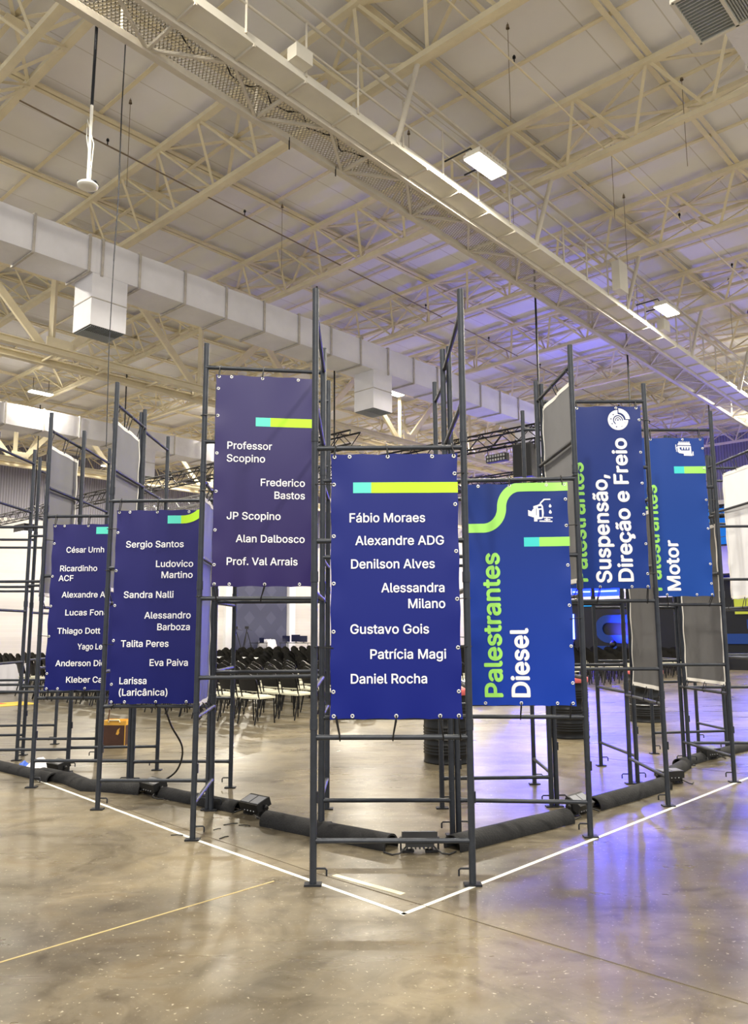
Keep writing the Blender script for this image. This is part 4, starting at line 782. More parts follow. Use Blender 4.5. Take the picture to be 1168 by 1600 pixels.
# H
vh_ = vinyl('royal_vinyl', (36, 66, 142), (22, 70, 156), 0, 1.75)
H_ = Banner('vinyl_banner', 'blue banner lettered Motor with an engine icon, rightmost of the lettered ones', 'banner', cs('H')[0], cs('H')[1], .07, .915, 1.92, 3.665, vh_, M_grey, 7)
H_.text('Palestrantes', 1.968, .362, 3.146, .147, M_lime2, 24, True); H_.text('Motor', 1.967, .562, 2.534, .147, M_white, 24, True)
stripe(H_, .562, .674, .912, 3.262, 3.34, M_cyan2, M_lime2)
eng = [[[(.618, 3.592), (.63, 3.606), (.752, 3.606), (.764, 3.592), (.764, 3.58), (.618, 3.58)]]]
eng += [rr(.632+.022*k, 3.606, .644+.022*k, 3.62) for k in range(6)]
eng += [[[(.615, 3.57), (.768, 3.57), (.768, 3.48), (.775, 3.478), (.775, 3.458), (.682, 3.462), (.682, 3.482), (.627, 3.49), (.627, 3.5), (.615, 3.5)], [(.64, 3.555), (.64, 3.535), (.655, 3.52), (.75, 3.52), (.75, 3.555), (.74, 3.555), (.735, 3.53), (.72, 3.53), (.72, 3.555), (.71, 3.555), (.705, 3.53), (.692, 3.53), (.69, 3.555), (.68, 3.555), (.675, 3.53), (.662, 3.53), (.66, 3.555)]],
        rr(.594, 3.53, .603, 3.585), rr(.603, 3.545, .615, 3.555), rr(.599, 3.505, .606, 3.535), rr(.78, 3.462, .79, 3.508), rr(.775, 3.48, .78, 3.49)]
H_.shape('engine_icon', eng, M_white)
H_.fix((.3, .72, .95), (.4, .78, .97), (.1, .5, .9), (.08, .2, .42, .6, .8, .93), 3.76, 1.84, lp=0, rp=1, tl=(.15,), tr=(.6,), tie_top=(.3, .95), tie_bot=(.4, .97))
# side panels, seen from behind
def side(key, left, s0, s1, z0, z1, back, seed, label, tb, bb):
    c = cs(key); p0, p1 = (c[3], c[0]) if left else (c[1], c[2])
    Q = Banner('side_banner', label, 'banner', p0, p1, s0, s1, z0, z1, vf_, back, seed, group='side banners seen from behind')
    Q.fix(stdtop, stdbot, (.2, .5, .8), (.2, .5, .8), tb, bb, lp=0, rp=(Vector(p1)-Vector(p0)).length, tl=(.5,), tr=(.5,), tie_top=(.05, .5, .95), tie_bot=(.05, .5, .95)); return Q
side('C', True, .06, .91, 1.95, 3.64, M_grey, 11, 'grey back of a side banner, high on the Sergio Santos tower', 3.76, 1.84)
side('D', True, .06, .91, 1.95, 3.62, M_grey, 12, 'grey back of a side banner, high on the leftmost name-banner tower', 3.76, 1.84)
side('B', True, .07, .86, .96, 2.735, M_bluelit, 13, 'grey side banner back with painted blue light, low on the purplish banner tower', 2.81, .90)
side('F', False, .04, 1.0, 1.95, 3.69, M_grey, 14, 'light grey back of a side banner, high on the Diesel tower', 3.76, 1.84)
side('G', False, .08, .90, 1.0, 2.735, M_greydark, 15, 'dark grey back of a side banner, low on the brake disc tower', 2.81, .90)
side('H', False, .08, 1.0, .97, 2.73, M_greydark, 16, 'dark grey back of a side banner, low on the Motor tower', 2.81, .90)
side('I', False, .08, .80, 1.95, 3.62, M_whiteback, 17, 'side banner back at the right edge, bright light put into its white', 3.76, 1.84)  # the light falling on this back is put into its white

# ================================================================ on the floor by the towers
loc = Vector((0, 0, 0))
t = thing('floor_tape', 'long white L-shaped tape line on the floor in front of the towers', 'floor tape', (.04, -.58, 0))
for pts in ([(-6.2, 6.45), (-4.48, 4.49), (-1.507, 1.105), (.045, -.585)], [(.02, -.59), (1.55, .985), (3.9, 3.42), (6.2, 5.8)]):
    B = MB()
    for p, q in zip(pts[:-1], pts[1:]): B.beam((*p, .001), (*q, .001), .03, .0015)
    B.build('tape_strip', M_tape, t, (.04, -.58, 0))
tag(MB().beam((-.385, .155, .001), (.045, -.235, .001), .045, .0015).build('floor_tape', M_cream, None, (-.17, -.04, 0)), 'short cream strip of tape inside the front corner', 'floor tape')
def tubecover(pts, label, r=.072):
    pts = [Vector((*p, 0)) for p in pts]
    # half-round foam cover, smoothed path
    sm = []
    for i in range(len(pts)-1):
        a_, b_ = pts[i], pts[i+1]
        n = max(2, int((b_-a_).length/.12))
        for k in range(n): sm.append(a_.lerp(b_, k/n))
    sm.append(pts[-1]); B = MB(); vs = []; m_ = 14; K = len(sm)
    for i, p in enumerate(sm):
        d_ = (sm[min(i+2, K-1)]-sm[max(i-2, 0)]).normalized(); n_ = Vector((-d_.y, d_.x, 0))
        for rr_ in (r, r-.012):
            for j in range(m_):
                a_ = -.28+(pi+.56)*j/(m_-1); vs.append(p+n_*cos(a_)*rr_*1.05+Zv*max(.001, r*.28+sin(a_)*rr_+.004*mn.noise(p*4)))
    w_ = 2*m_
    fs = []
    for i in range(K-1):
        for j in range(m_-1):
            fs.append((i*w_+j, i*w_+j+1, (i+1)*w_+j+1, (i+1)*w_+j)); fs.append((i*w_+m_+j, (i+1)*w_+m_+j, (i+1)*w_+m_+j+1, i*w_+m_+j+1))
    for i in (0, K-1):
        for j in range(m_-1): fs.append((i*w_+j, i*w_+m_+j, i*w_+m_+j+1, i*w_+j+1))
    B.add(vs, fs, True)
    return tag(B.build('cable_cover', M_rubber, None, sm[K//2]), label, 'cable cover', 'black cable covers')
tubecover([(-6.2, 6.0), (-5.2, 5.0), (-4.4, 4.3), (-3.5, 3.5)], 'black foam cable cover running out at the left edge')
tubecover([(-3.72, 3.78), (-3.3, 3.45), (-2.98, 3.05), (-2.75, 3.0), (-2.36, 2.84)], 'bent black foam cable cover behind the leftmost name-banner tower', .082)
tubecover([(-2.12, 2.68), (-1.7, 2.35), (-1.29, 2.02)], 'short black foam cable cover between two lights behind the left towers')
tubecover([(-.99, 1.55), (-.5, 1.15), (.01, .76)], 'straight black foam cable cover left of the corner light', .085)
tubecover([(.45, .72), (.95, 1.12), (1.49, 1.55)], 'straight black foam cable cover right of the corner light', .085)
tubecover([(1.84, 2.0), (2.3, 2.42), (2.82, 2.92)], 'black foam cable cover behind the brake disc tower', .085)
tubecover([(3.05, 3.36), (3.22, 3.7), (3.5, 4.1)], 'curved black foam cable cover behind the Motor tower')
tubecover([(3.45, 4.15), (4.0, 4.7), (5.6, 6.1)], 'black foam cable cover running out at the right edge')
def flood(x, y, rz, label, tilt=.25):
    t = thing('led_uplight', label, 'floodlight', (x, y, 0), rz, 'LED uplights on the floor')
    R = Matrix.Rotation(tilt, 3, 'X'); f = lambda p: R @ Vector(p)+Vector((0, 0, .075))
    X, Y, Z = R @ Vector((1, 0, 0)), R @ Vector((0, 1, 0)), R @ Vector((0, 0, 1))
    B = MB(); B.box(f((0, 0, .03)), (.25, .15, .07), X, Y, Z); B.box(f((0, 0, -.02)), (.2, .11, .035), X, Y, Z)
    for i in range(7): B.box(f((-.09+.03*i, 0, -.042)), (.008, .1, .02), X, Y, Z)
    B.build('housing', M_black, t)
    B = MB()
    for i in (-1, 1): B.box(f((i*.06, 0, .0665)), (.105, .11, .004), X, Y, Z)
    B.build('lens', M_glass, t)
    B = MB()
    for s in (-1, 1): B.box((s*.135, 0, .06), (.012, .03, .09)); B.box((s*.09, 0, .012), (.1, .05, .014)); B.lathe([(0, .006), (.016, .006), (.018, 0)], (s*.142, 0, .085), 10, Vector((0, 1, 0)), Vector((0, 0, 1)), Vector((s, 0, 0)))
    B.build('bracket', M_black, t)
    for i in range(4): MB().lathe([(0, .004), (.006, .004), (.007, 0)], f((-.06+.04*i, -.076, 0)), 8, X, Z, -Y).build('connector', M_steel, t)
    for s in (-1, 1): MB().path([(s*.1, -.05, .05), (s*.15, -.11, .02), (s*.2, -.09, .008), (s*.26, -.02, .008)], .006, 6).build('cable', M_black, t)
    return t
flood(-3.62, 3.98, -.7, 'black LED uplight beside the blue and white plastic on the floor')
flood(-2.24, 2.76, -.75, 'black LED uplight behind the Sergio Santos tower')
flood(-1.13, 1.88, -.75, 'black LED uplight lying inside the tower with the purplish banner', .35)
flood(.21, .68, 0, 'black LED uplight in the front corner under the front tower', -.2)
flood(1.66, 1.82, .8, 'black LED uplight beside the right foot of the Diesel tower', .5)
flood(2.96, 3.14, .2, 'black LED uplight at the right foot of the brake disc tower', .05)
flood(4.02, 4.66, .5, 'black LED uplight behind the Motor tower', .1)
for (x, y, a_, l, lab) in ((-1.29, 1.55, .5, .12, 'snipped cable tie nearest the uplight'), (-1.17, 1.5, -.3, .1, 'snipped cable tie bent towards the uplight cable'), (-1.37, 1.38, .8, .07, 'tiny snipped cable tie left of the others'), (-1.27, 1.12, .9, .09, 'snipped cable tie nearest the white tape'), (-1.65, 1.2, -.1, .1, 'snipped cable tie left of the tower foot')):
    d_ = Vector((cos(a_), sin(a_), 0)); p = Vector((x, y, .004)); tag(MB().path([p-d_*l/2, p+Zv*.004+d_*.01, p+d_*l/2], .004, 6).build('cable_tie_scrap', M_tie, None, p), 'black '+lab+' on the floor', 'cable tie')
# case
loc = Vector((-3.62, 6.12, 0)); t = thing('equipment_case', 'brown box with a yellow wooden tray on top, on the floor behind the left towers', 'box', loc, -.1)
B = MB(); B.box((0, 0, .155), (.33, .27, .29)); B.build('body', M_case, t)
B = MB()
for s in (-1, 1): B.box((s*.158, -.137, .155), (.012, .006, .29)); B.box((s*.1665, 0, .02), (.004, .26, .02))
B.build('edge_trim', M_amber, t)
B = MB(); B.box((0, -.125, .33), (.33, .012, .06)); B.box((0, .125, .33), (.33, .012, .06)); B.box((-.16, 0, .33), (.012, .25, .06)); B.box((.16, 0, .33), (.012, .25, .06)); B.box((0, 0, .306), (.32, .25, .012)); B.build('tray', M_amber, t)
MB().path([(-.08, -.135, .34), (-.07, -.135, .368), (.07, -.135, .368), (.08, -.135, .34)], .01, 8).build('handle', M_cream, t)
B = MB(); B.poly([[(0, .0), (.02, .03), (.015, .06), (.03, .1), (-.01, .07), (-.02, .04), (-.03, .01)]], lambda x, y: (x+.06, -.1385, y+.17)); B.build('emblem', M_amber, t)
B = MB().path([(-.16, .02, .3), (-.145, .02, .42), (-.14, .02, .5)], .008, 6); B.build('strap', M_case, t)
tag(MB().path(smooth([(-2.05, 2.25, .93), (-2.02, 2.45, .7), (-1.96, 2.7, .45), (-2.06, 2.9, .2), (-2.3, 3.0, .05), (-2.45, 3.05, .012)]), .009, 8).build('hanging_cable', M_black, None, (-2.3, 2.95, 0)), 'black cable hanging down behind the Sergio Santos tower to the floor', 'cable')
tag(MB().path(smooth([(-2.45, 3.05, .012), (-2.55, 3.06, .01), (-2.75, 3.05, .01), (-2.95, 3.1, .01)]), .008, 8).build('red_cable', M_red, None, (-2.7, 3.05, 0)), 'short red cable on the floor behind the left cable cover', 'cable')
t = thing('plastic_bundle', 'blue and white crumpled plastic on the floor by the left cable cover', 'plastic', (-4.0, 4.42, 0))
B = MB(); rn = random.Random(5)
B.grid(lambda i, j: ((i-.5)*.34, (j-.5)*.22, .01+.11*max(0, sin(pi*i)*sin(pi*j))*(.7+.5*mn.noise(Vector((i*6, j*6, 2)))+.1)), 14, 10, False); B.build('white_sheet', M_cloth, t)
B = MB(); B.grid(lambda i, j: (-.2+(i-.5)*.14, (j-.5)*.16, .008+.08*max(0, sin(pi*i)*sin(pi*j))*(.8+.4*mn.noise(Vector((i*5, j*5, 9))))), 10, 8, False); B.build('blue_wrap', M_blueplastic, t)

# ================================================================ oil drums
def drum(u, v, label):
    c = P(u, v); t = thing('oil_drum', label, 'drum', c, 0, 'black oil drums behind the towers'); r = .29
    prof = [(0, .012), (r-.01, .012), (r+.006, 0), (r+.008, .014), (r, .025)]
    for z0 in (.1, .30, .57):
        for k in range(4): prof += [(r, z0+k*.035), (r+.009, z0+k*.035+.012), (r, z0+k*.035+.024)]
    prof += [(r, .79), (r+.004, .8)]
    MB().lathe(prof, (0, 0, 0), 36).build('body', M_drum, t)
    MB().lathe([(r+.006, .285), (r+.014, .292), (r+.006, .30)], (0, 0, 0), 36).build('hoop', M_steel, t)
    MB().lathe([(r+.004, .80), (r+.012, .81), (r+.012, .865), (r+.004, .875), (r-.02, .875), (r-.025, .86), (0, .86)], (0, 0, 0), 36).build('lid', M_coral, t)
drum(3.95, 2.6, 'black ribbed oil drum with coral rim behind the front tower, nearest of the three')
drum(6.9, 2.6, 'black ribbed oil drum with coral rim behind the Diesel banner')
drum(9.6, 2.6, 'black ribbed oil drum with coral rim behind the brake disc tower')
B = MB().lathe([(0, .0), (.07, 0), (.075, .02), (.06, .1), (0, .1)], (0, 0, 0), 16)
o = tag(B.build('napkin_holder', M_pvc), 'small pale bowl standing on the nearest oil drum', 'bowl'); o.location = P(4.05, 2.45, .862)

# ================================================================ audience seating
def chair_parts(t):
    B = MB()   # padded seat, +x is forward
    B.grid(lambda i, j: ((i-.5)*.42, (j-.5)*.43, .455+.03*(1-(2*i-1)**4)*(1-(2*j-1)**4)), 6, 6); B.box((0, 0, .44), (.42, .43, .03)); B.build('seat', M_seat, t)
    B = MB()
    f = lambda i, j, o: (-.2-.09*j+.03*(1-(2*i-1)**2)*-1+o, (i-.5)*.42*(1-.25*max(0, j-.7)**1.0), .56+.32*j-.10*max(0, j-.75)*(2*i-1)**2*4)
    B.grid(lambda i, j: f(i, j, .02), 8, 6); B.grid(lambda i, j: f(i, j, -.02), 8, 6, flip=True)
    B.build('backrest', M_chair, t)
    MB().path([f(0, 0, 0), f(0, .5, 0), f(0, .85, 0), f(.15, 1, 0), f(.5, 1.02, 0), f(.85, 1, 0), f(1, .85, 0), f(1, .5, 0), f(1, 0, 0)], .014, 6).build('back_frame', M_chairmetal, t)
    for s in (-1, 1):
        MB().tube((.18, s*.2, .44), (.2, s*.21, 0), .0125, 6).build('leg', M_chairmetal, t)
        MB().path([(-.21, s*.21, .58), (-.17, s*.21, .42), (-.27, s*.215, 0)], .0125, 6).build('leg', M_chairmetal, t)
    B = MB()
    for s in (-1, 1): B.tube((.18, s*.2, .425), (-.18, s*.2, .425), .012, 6)
    B.tube((.18, -.2, .425), (.18, .2, .425), .012, 6); B.build('seat_frame', M_chairmetal, t)
def chair_mono():
    B = MB()
    B.box((0, 0, .455), (.42, .43, .05), mi=1); 
    f = lambda i, j, o: (-.2-.09*j-.03*(1-(2*i-1)**2)+o, (i-.5)*.42*(1-.25*max(0, j-.7)), .56+.32*j-.4*max(0, j-.75)*(2*i-1)**2)
    B.grid(lambda i, j: f(i, j, .02), 4, 3); B.grid(lambda i, j: f(i, j, -.02), 4, 3, flip=True)
    for s in (-1, 1):
        B.beam((.18, s*.2, .44), (.2, s*.21, 0), .024, .024); B.beam((-.17, s*.21, .44), (-.27, s*.215, 0), .024, .024); B.beam((-.2, s*.21, .6), (-.17, s*.21, .42), .024, .024)
    return B
mono = chair_mono()
rows = []
GRP = 'black chairs in rows facing the stage'
CAMP = Vector((-.187, -5.328))
ch = []
rj = random.Random(11)
for r in range(24):
    u = 5.0+.98*r+(0.0 if r < 12 else .8)
    for k in range(34):
        v = 7.55+.56*k+rj.uniform(-.03, .03)
        if v > 25: continue
        if 15.6 < v < 19.0 and 11.2 < u < 12.7: continue
        if v > 17.0 and u < 6.2: continue
        if u > 27.5: continue        # a white table stands here
        q = P(u+rj.uniform(-.05, .05), v); ch.append(((q.xy-CAMP).length, r, k, q, A+rj.uniform(-.08, .08)))
# the nearest ones have their parts, the next ones are single meshes, the mass behind is one object
order = sorted(range(len(ch)), key=lambda i: ch[i][0])
proto = thing('banquet_chair', 'x', 'chair', (0, 0, 0), 0, GRP); chair_parts(proto)
mono_mesh = None; first = True; rest = MB()
for n, i in enumerate(order):
    d_, r, k, q, a_ = ch[i]
    lab = 'black chair with pale seat, %s from the aisle in the %s row of seating' % (nth(k+1), nth(r+1))
    if n < 70:
        if first: o = proto; o.location = q; o.rotation_euler = (0, 0, a_); o['label'] = lab; first = False
        else: dup(proto, q, a_, lab)
    elif n < 298:
        if mono_mesh is None: o = mono.build('banquet_chair', [M_chair, M_seat]); mono_mesh = o.data
        else: o = bpy.data.objects.new('banquet_chair', mono_mesh); COL.objects.link(o)
        o.location = q; o.rotation_euler = (0, 0, a_); tag(o, lab, 'chair', GRP)
    else:
        R = Matrix.Rotation(a_, 3, 'Z'); rest.v += [tuple(R @ Vector(v)+q) for v in mono.v]; n0 = len(rest.v)-len(mono.v)
        rest.f += [[x+n0 for x in f] for f in mono.f]; rest.sm += mono.sm; rest.mi += mono.mi
tag(rest.build('banquet_chair_rows', [M_chair, M_seat], None, P(20, 16)), 'mass of black chairs filling the hall behind the nearer rows', 'chairs', GRP, 'stuff')
def table(u, v, l, w, label, h=.74, rz=A, cloth=True, M=None):
    t = thing('folding_table', label, 'table', P(u, v), rz)
    MB().box((0, 0, h-.015), (w, l, .03)).build('tabletop', M or M_pvc, t)
    for sx in (-1, 1):
        for sy in (-1, 1): MB().tube((sx*(w/2-.06), sy*(l/2-.08), h-.03), (sx*(w/2-.06), sy*(l/2-.08), 0), .015, 8).build('leg', M_chairmetal, t)
    return t
t = table(11.95, 17.3, 2.2, .7, 'white-topped folding table standing among the chair rows')
t = table(5.1, 18.6, 1.6, .8, 'table under a white cloth at the left edge beside the chairs')
B = MB()
hem = lambda a_: .02+.02*sin(a_*9)
B.grid(lambda i, j: ((i-.5)*.84, (j-.5)*1.64, .748), 4, 8)
for (x0, y0, x1, y1) in ((-.42, -.82, .42, -.82), (.42, -.82, .42, .82), (.42, .82, -.42, .82), (-.42, .82, -.42, -.82)):
    nx, ny = (y1-y0), -(x1-x0); l = math.hypot(nx, ny); nx /= l; ny /= l
    B.grid(lambda i, j: (x0+(x1-x0)*i+nx*.025*j*(1+sin(i*24)), y0+(y1-y0)*i+ny*.025*j*(1+sin(i*24)), .748-.7*j), 24, 4)
o = tag(B.build('tablecloth', M_cloth), 'white cloth hanging to the floor over the left edge table', 'tablecloth'); o.location = P(5.1, 18.6); o.rotation_euler = (0, 0, A)
t = thing('floor_mat', 'yellow and red patch lying on the floor at the left edge', 'mat', P(3.6, 14.6))
MB().box((0, 0, .004), (1.2, .9, .008), UX, VX).build('yellow_field', M_mat, t); MB().box(P(-.2, .25, .007), (.6, .35, .008), UX, VX).build('red_field', M_redmat, t)

# control desk at the back of the audience
for (u, v, l, lab) in ((33.5, 38.4, 3.0, 'long dark control table at the far end, right of the covered desk'), (31.9, 40.7, 1.1, 'dark control table at the far end, left of the covered desk')):
    table(u, v, l, .8, lab, .74, A, M=M_set)
for k, (u, v, s) in enumerate(((33.4, 39.5, 1.0), (33.5, 38.6, 1.15), (33.5, 37.8, 1.0))):
    t = thing('monitor', '%s dark monitor counting from the left on the far control table' % ('first', 'second', 'third')[k], 'monitor', P(u, v, .74), A, 'monitors on the control table')
    MB().box((0, 0, .27*s), (.05, .74*s, .42*s)).build('screen', M_monitor, t); B = MB(); B.box((.02, 0, .01), (.2, .25, .02)); B.box((.03, 0, .08), (.03, .06, .14)); B.build('stand', M_black, t)
t = thing('laptop', 'open dark laptop on the far control table beside the covered desk', 'laptop', P(31.9, 40.6, .74), A)
MB().box((.05, 0, .012), (.26, .5, .02)).build('keyboard_base', M_black, t); MB().box((.2, 0, .18), (.02, .5, .34)).build('screen', M_monitor, t)
B = MB(); B.grid(lambda i, j: ((i-.5)*.9, (j-.5)*1.3, .95*min(1, 3.0*min(i, 1-i, j, 1-j)**.6*1.1)+.12*mn.noise(Vector((i*5, j*5, 4)))), 16, 20)
o = tag(B.build('covered_console', M_cloth), 'silver-grey sheet draped over a desk among the control tables', 'covered desk'); o.location = P(32.9, 40.95, 0); o.rotation_euler = (0, 0, A)
for k, (u, v) in enumerate(((30.3, 41.2), (31.0, 40.9))):
    t = thing('camera_tripod', ('left', 'right')[k]+' black camera tripod standing at the far end before the folding door', 'tripod', P(u, v), .3*k)
    for i in range(3):
        a_ = i*2*pi/3; MB().tube((.04*cos(a_), .04*sin(a_), 1.5), (.5*cos(a_), .5*sin(a_), 0), .03, 6).build('leg', M_black, t)
    B = MB(); B.tube((0, 0, 1.4), (0, 0, 1.7), .04, 8); B.box((0, 0, 1.8), (.25, .15, .18)); B.tube((0, 0, 1.7), (.4, .1, 1.6), .012, 6); B.build('pan_head', M_black, t)

# ================================================================ stage and rig
loc = P(31.3, 10, 0); t = thing('stage_set', 'black stage set wall with blue letter shapes and lit signs', 'stage set', loc)
def bd(b, n, M, par=None): return b.build(n, M, par or t, loc)
bd(MB().box(P(31.2, 12.2, 1.5), (.4, 9.2, 2.95), UX, VX), 'backdrop', M_set); bd(MB().box(P(31.2, 5.2, 1.85), (.4, 7.2, 3.65), UX, VX), 'backdrop', M_set)
bd(MB().box(P(29.6, 9, .3), (2.8, 15, .6), UX, VX), 'stage_deck', M_set)
SF = 30.97
def st(name, pts, w, M, th=.06):
    B = MB(); k = len(pts); vs = []
    for i, (v, z) in enumerate(pts):
        v0, z0 = pts[max(i-1, 0)]; v1, z1 = pts[min(i+1, k-1)]; l = math.hypot(v1-v0, z1-z0); nv, nz = -(z1-z0)/l*w/2, (v1-v0)/l*w/2
        vs += [P(SF, v+nv, z+nz), P(SF, v-nv, z-nz), P(SF-th, v+nv, z+nz), P(SF-th, v-nv, z-nz)]
    fs = [(0, 1, 3, 2)]+[(4*k-4, 4*k-2, 4*k-1, 4*k-3)]
    for i in range(k-1):
        a_ = 4*i; fs += [(a_, a_+4, a_+5, a_+1), (a_+2, a_+3, a_+7, a_+6), (a_, a_+2, a_+6, a_+4), (a_+1, a_+5, a_+7, a_+3)]
    B.add(vs, fs); return bd(B, name, M)
hook = lambda vc, z1, z2, l: [(vc-l, z1), (vc, z1)]+[(vc+(z1-z2)/2*sin(q), (z1+z2)/2+(z1-z2)/2*cos(q)) for q in [k*pi/10 for k in range(1, 10)]]+[(vc, z2), (vc-l*.55, z2)]+[(vc-l*.55-(.45)*sin(q), z2-.45+.45*cos(q)) for q in [k*pi/16 for k in range(1, 9)]]
st('blue_letter', hook(13.9, 2.05, 1.12, 1.6), .36, M_setblue)
bd(MB().box(P(SF-.03, 14.0, .55), (.06, 1.0, .5), UX, VX), 'blue_letter', M_setblue)
bd(MB().box(P(SF-.03, 7.4, 1.15), (.06, 2.4, .42), UX, VX), 'blue_letter', M_setblue); bd(MB().box(P(SF-.03, 7.1, 1.75), (.06, 1.2, .4), UX, VX), 'blue_letter', M_setblue)
bd(MB().box(P(SF-.03, 7.6, 2.25), (.06, 1.1, .16), UX, VX), 'lime_bar', M_setlime)
bd(MB().box(P(SF-.03, 14.95, 2.72), (.06, .6, .13), UX, VX), 'cyan_sign', M_cyanlit)
bd(MB().box(P(SF-.05, 7.2, 2.85), (.08, 1.9, 1.0), UX, VX), 'lime_panel', M_setlime)
for (vc_n, w_n) in ((14.5, 2.5), (18.6, 2.4), (21.6, 1.2)): bd(MB().box(P(31.1, vc_n, 3.35), (.2, w_n, .46), UX, VX), 'neon_glow_panel', M_neonglow)  # glow panels added around the neon, sized for blue floor reflections
bd(MB().box(P(30.3, 17.2, 3.64), (1.8, 10.2, .06), UX, VX), 'glow_shield', M_set); bd(MB().box(P(30.1, 6.2, 3.75), (1.8, 5.2, .06), UX, VX), 'glow_shield', M_set)  # plates added to keep the neon glow off the roof
bd(MB().box(P(SF-.0, 7.29, 3.29), (.06, 1.4, .34), UX, VX), 'neon_glow_panel', M_neonglow)
for (v0, v1) in ((13.35, 14.5), (14.7, 15.6)): bd(MB().tube(P(SF-.1, v0, 3.34), P(SF-.1, v1, 3.34+(.02 if v0 > 14.6 else 0)), .035, 8), 'neon_tube', M_neon)
loop = [(7.98, 3.62), (7.98, 2.95), (6.6, 2.95), (6.6, 3.62), (7.98, 3.62)]
bd(MB().path([P(SF-.14, v, z) for v, z in loop], .035, 8), 'neon_tube', M_neon)
bd(MB().box(P(SF-.02, 15.7, 1.7), (.05, .1, 1.2), UX, VX), 'neon_strip', M_neon)
B = MB(); B.box(P(39.2, 9.0, 7.0), (.3, 8.0, 2.2), UX, VX, mi=1); B.box(P(39.04, 9.0, 7.0), (.02, 7.8, 2.05), UX, VX, mi=0)
tag(B.build('led_wall', [M_screen, M_black], None, P(39.2, 9, 6)), 'wide blue LED wall hanging above the stage', 'LED wall')
for s in (6, 12):
    tag(MB().tube(P(39.2, s, 8.1), P(39.2, s, 12.1), .02, 6).build('hoist_cable', M_black, None, P(39.2, s, 12)), 'black cable holding the %s end of the LED wall' % ('right', 'left')[s > 8], 'cable')
def boxtruss(p, q, w, label, M=None):
    p, q = Vector(p), Vector(q); d_ = (q-p).normalized(); y = Zv.cross(d_).normalized(); l = (q-p).length; c = (p+q)/2
    t = thing('lighting_truss', label, 'truss', c, 0, 'lighting trusses')
    cr = [(sy*w/2, sz*w/2) for sy, sz in ((-1, -1), (1, -1), (1, 1), (-1, 1))]
    for (a_, z) in cr: MB().tube(p+y*a_+Zv*z, q+y*a_+Zv*z, .025, 6).build('chord', M or M_truss, t, c)
    B = MB(); n = max(2, round(l/(w*1.1)))
    for i in range(n):
        for k in range(4):
            (a0, z0), (a1, z1) = cr[k], cr[(k+1) % 4]
            if i % 2: (a0, z0), (a1, z1) = (a1, z1), (a0, z0)
            B.tube(p+d_*(l*i/n)+y*a0+Zv*z0, p+d_*(l*(i+1)/n)+y*a1+Zv*z1, .013, 5, cap=False)
    B.build('lacing', M or M_truss, t, c); return t
boxtruss(P(10.4, 10.4, 6.5), P(10.4, 33, 6.5), .36, 'black lighting truss behind the left towers over the chairs')
boxtruss(P(13.1, 18.5, 6.4), P(13.1, 27, 6.4), .34, 'bare silver lighting truss glinting behind the left towers', M_steel)
boxtruss(P(13.15, 6.3, 6.5), P(13.15, 18.5, 6.5), .36, 'black lighting truss carrying the loudspeaker behind the Diesel tower')
boxtruss(P(18.0, 4.5, 6.5), P(18.0, 16, 6.5), .36, 'black lighting truss farther towards the stage')
boxtruss(P(28.5, 3.0, 6.2), P(28.5, 17, 6.2), .4, 'black lighting truss over the stage edge with the added blue spotlights')
HL = ('over the left name banners, nearest the front corner', 'holding the chair-side truss halfway along', 'beside the hanging loudspeaker', 'holding the loudspeaker truss towards the side wall', 'on the farther truss nearer the stage', 'on the stage-edge truss', 'holding the chair-side truss near its far end')
for kh, (u, v, z) in enumerate(((10.4, 11.9, 6.68), (10.4, 22, 6.68), (13.15, 6.6, 6.68), (13.15, 14, 6.68), (18, 6.4, 6.68), (28.5, 7.8, 6.4), (10.4, 29, 6.68))):
    tag(MB().tube(P(u, v, z), P(u, v, 11.1), .026, 8).build('hoist_cable', M_black, None, P(u, v, 11)), 'black hoist line from the roof, '+HL[kh], 'cable', 'hoist lines')
t = thing('hanging_loudspeaker', 'black loudspeaker hanging under the lighting truss right of the ducts', 'loudspeaker', P(13.15, 7.05, 6.3), A-pi+.2)
MB().box((0, 0, -.5), (.5, .5, .85)).build('cabinet', M_black, t); MB().box((.255, 0, -.5), (.02, .44, .78)).build('grille', M_truss, t); B = MB()
for s in (-1, 1): B.box((0, s*.26, -.05), (.05, .02, .3))
B.build('yoke', M_truss, t)
t = thing('led_bar_light', 'small LED bar light clamped to the truss beside the loudspeaker', 'stage light', P(13.15, 7.9, 6.3), A-pi)
MB().box((0, 0, -.28), (.16, .62, .2)).build('housing', M_black, t); B = MB()
for i in range(7):
    for k in range(2): B.box((.085, -.25+.083*i, -.33+.1*k), (.01, .05, .06))
B.build('led_cells', M_glass, t); MB().path([(0, -.3, -.25), (0, -.3, .0), (0, .3, .0), (0, .3, -.25)], .012, 6).build('yoke', M_truss, t)
t = thing('hanging_floodlight', 'white-lit floodlight hanging under the truss at the left edge', 'stage light', P(10.4, 29.8, 6.2), A)
MB().box((0, 0, -.3), (.5, 1.0, .3)).build('housing', M_black, t); MB().box((0, 0, -.47), (.46, .9, .02)).build('lens', emis('soft_lens', (255, 245, 230), 2.5), t)
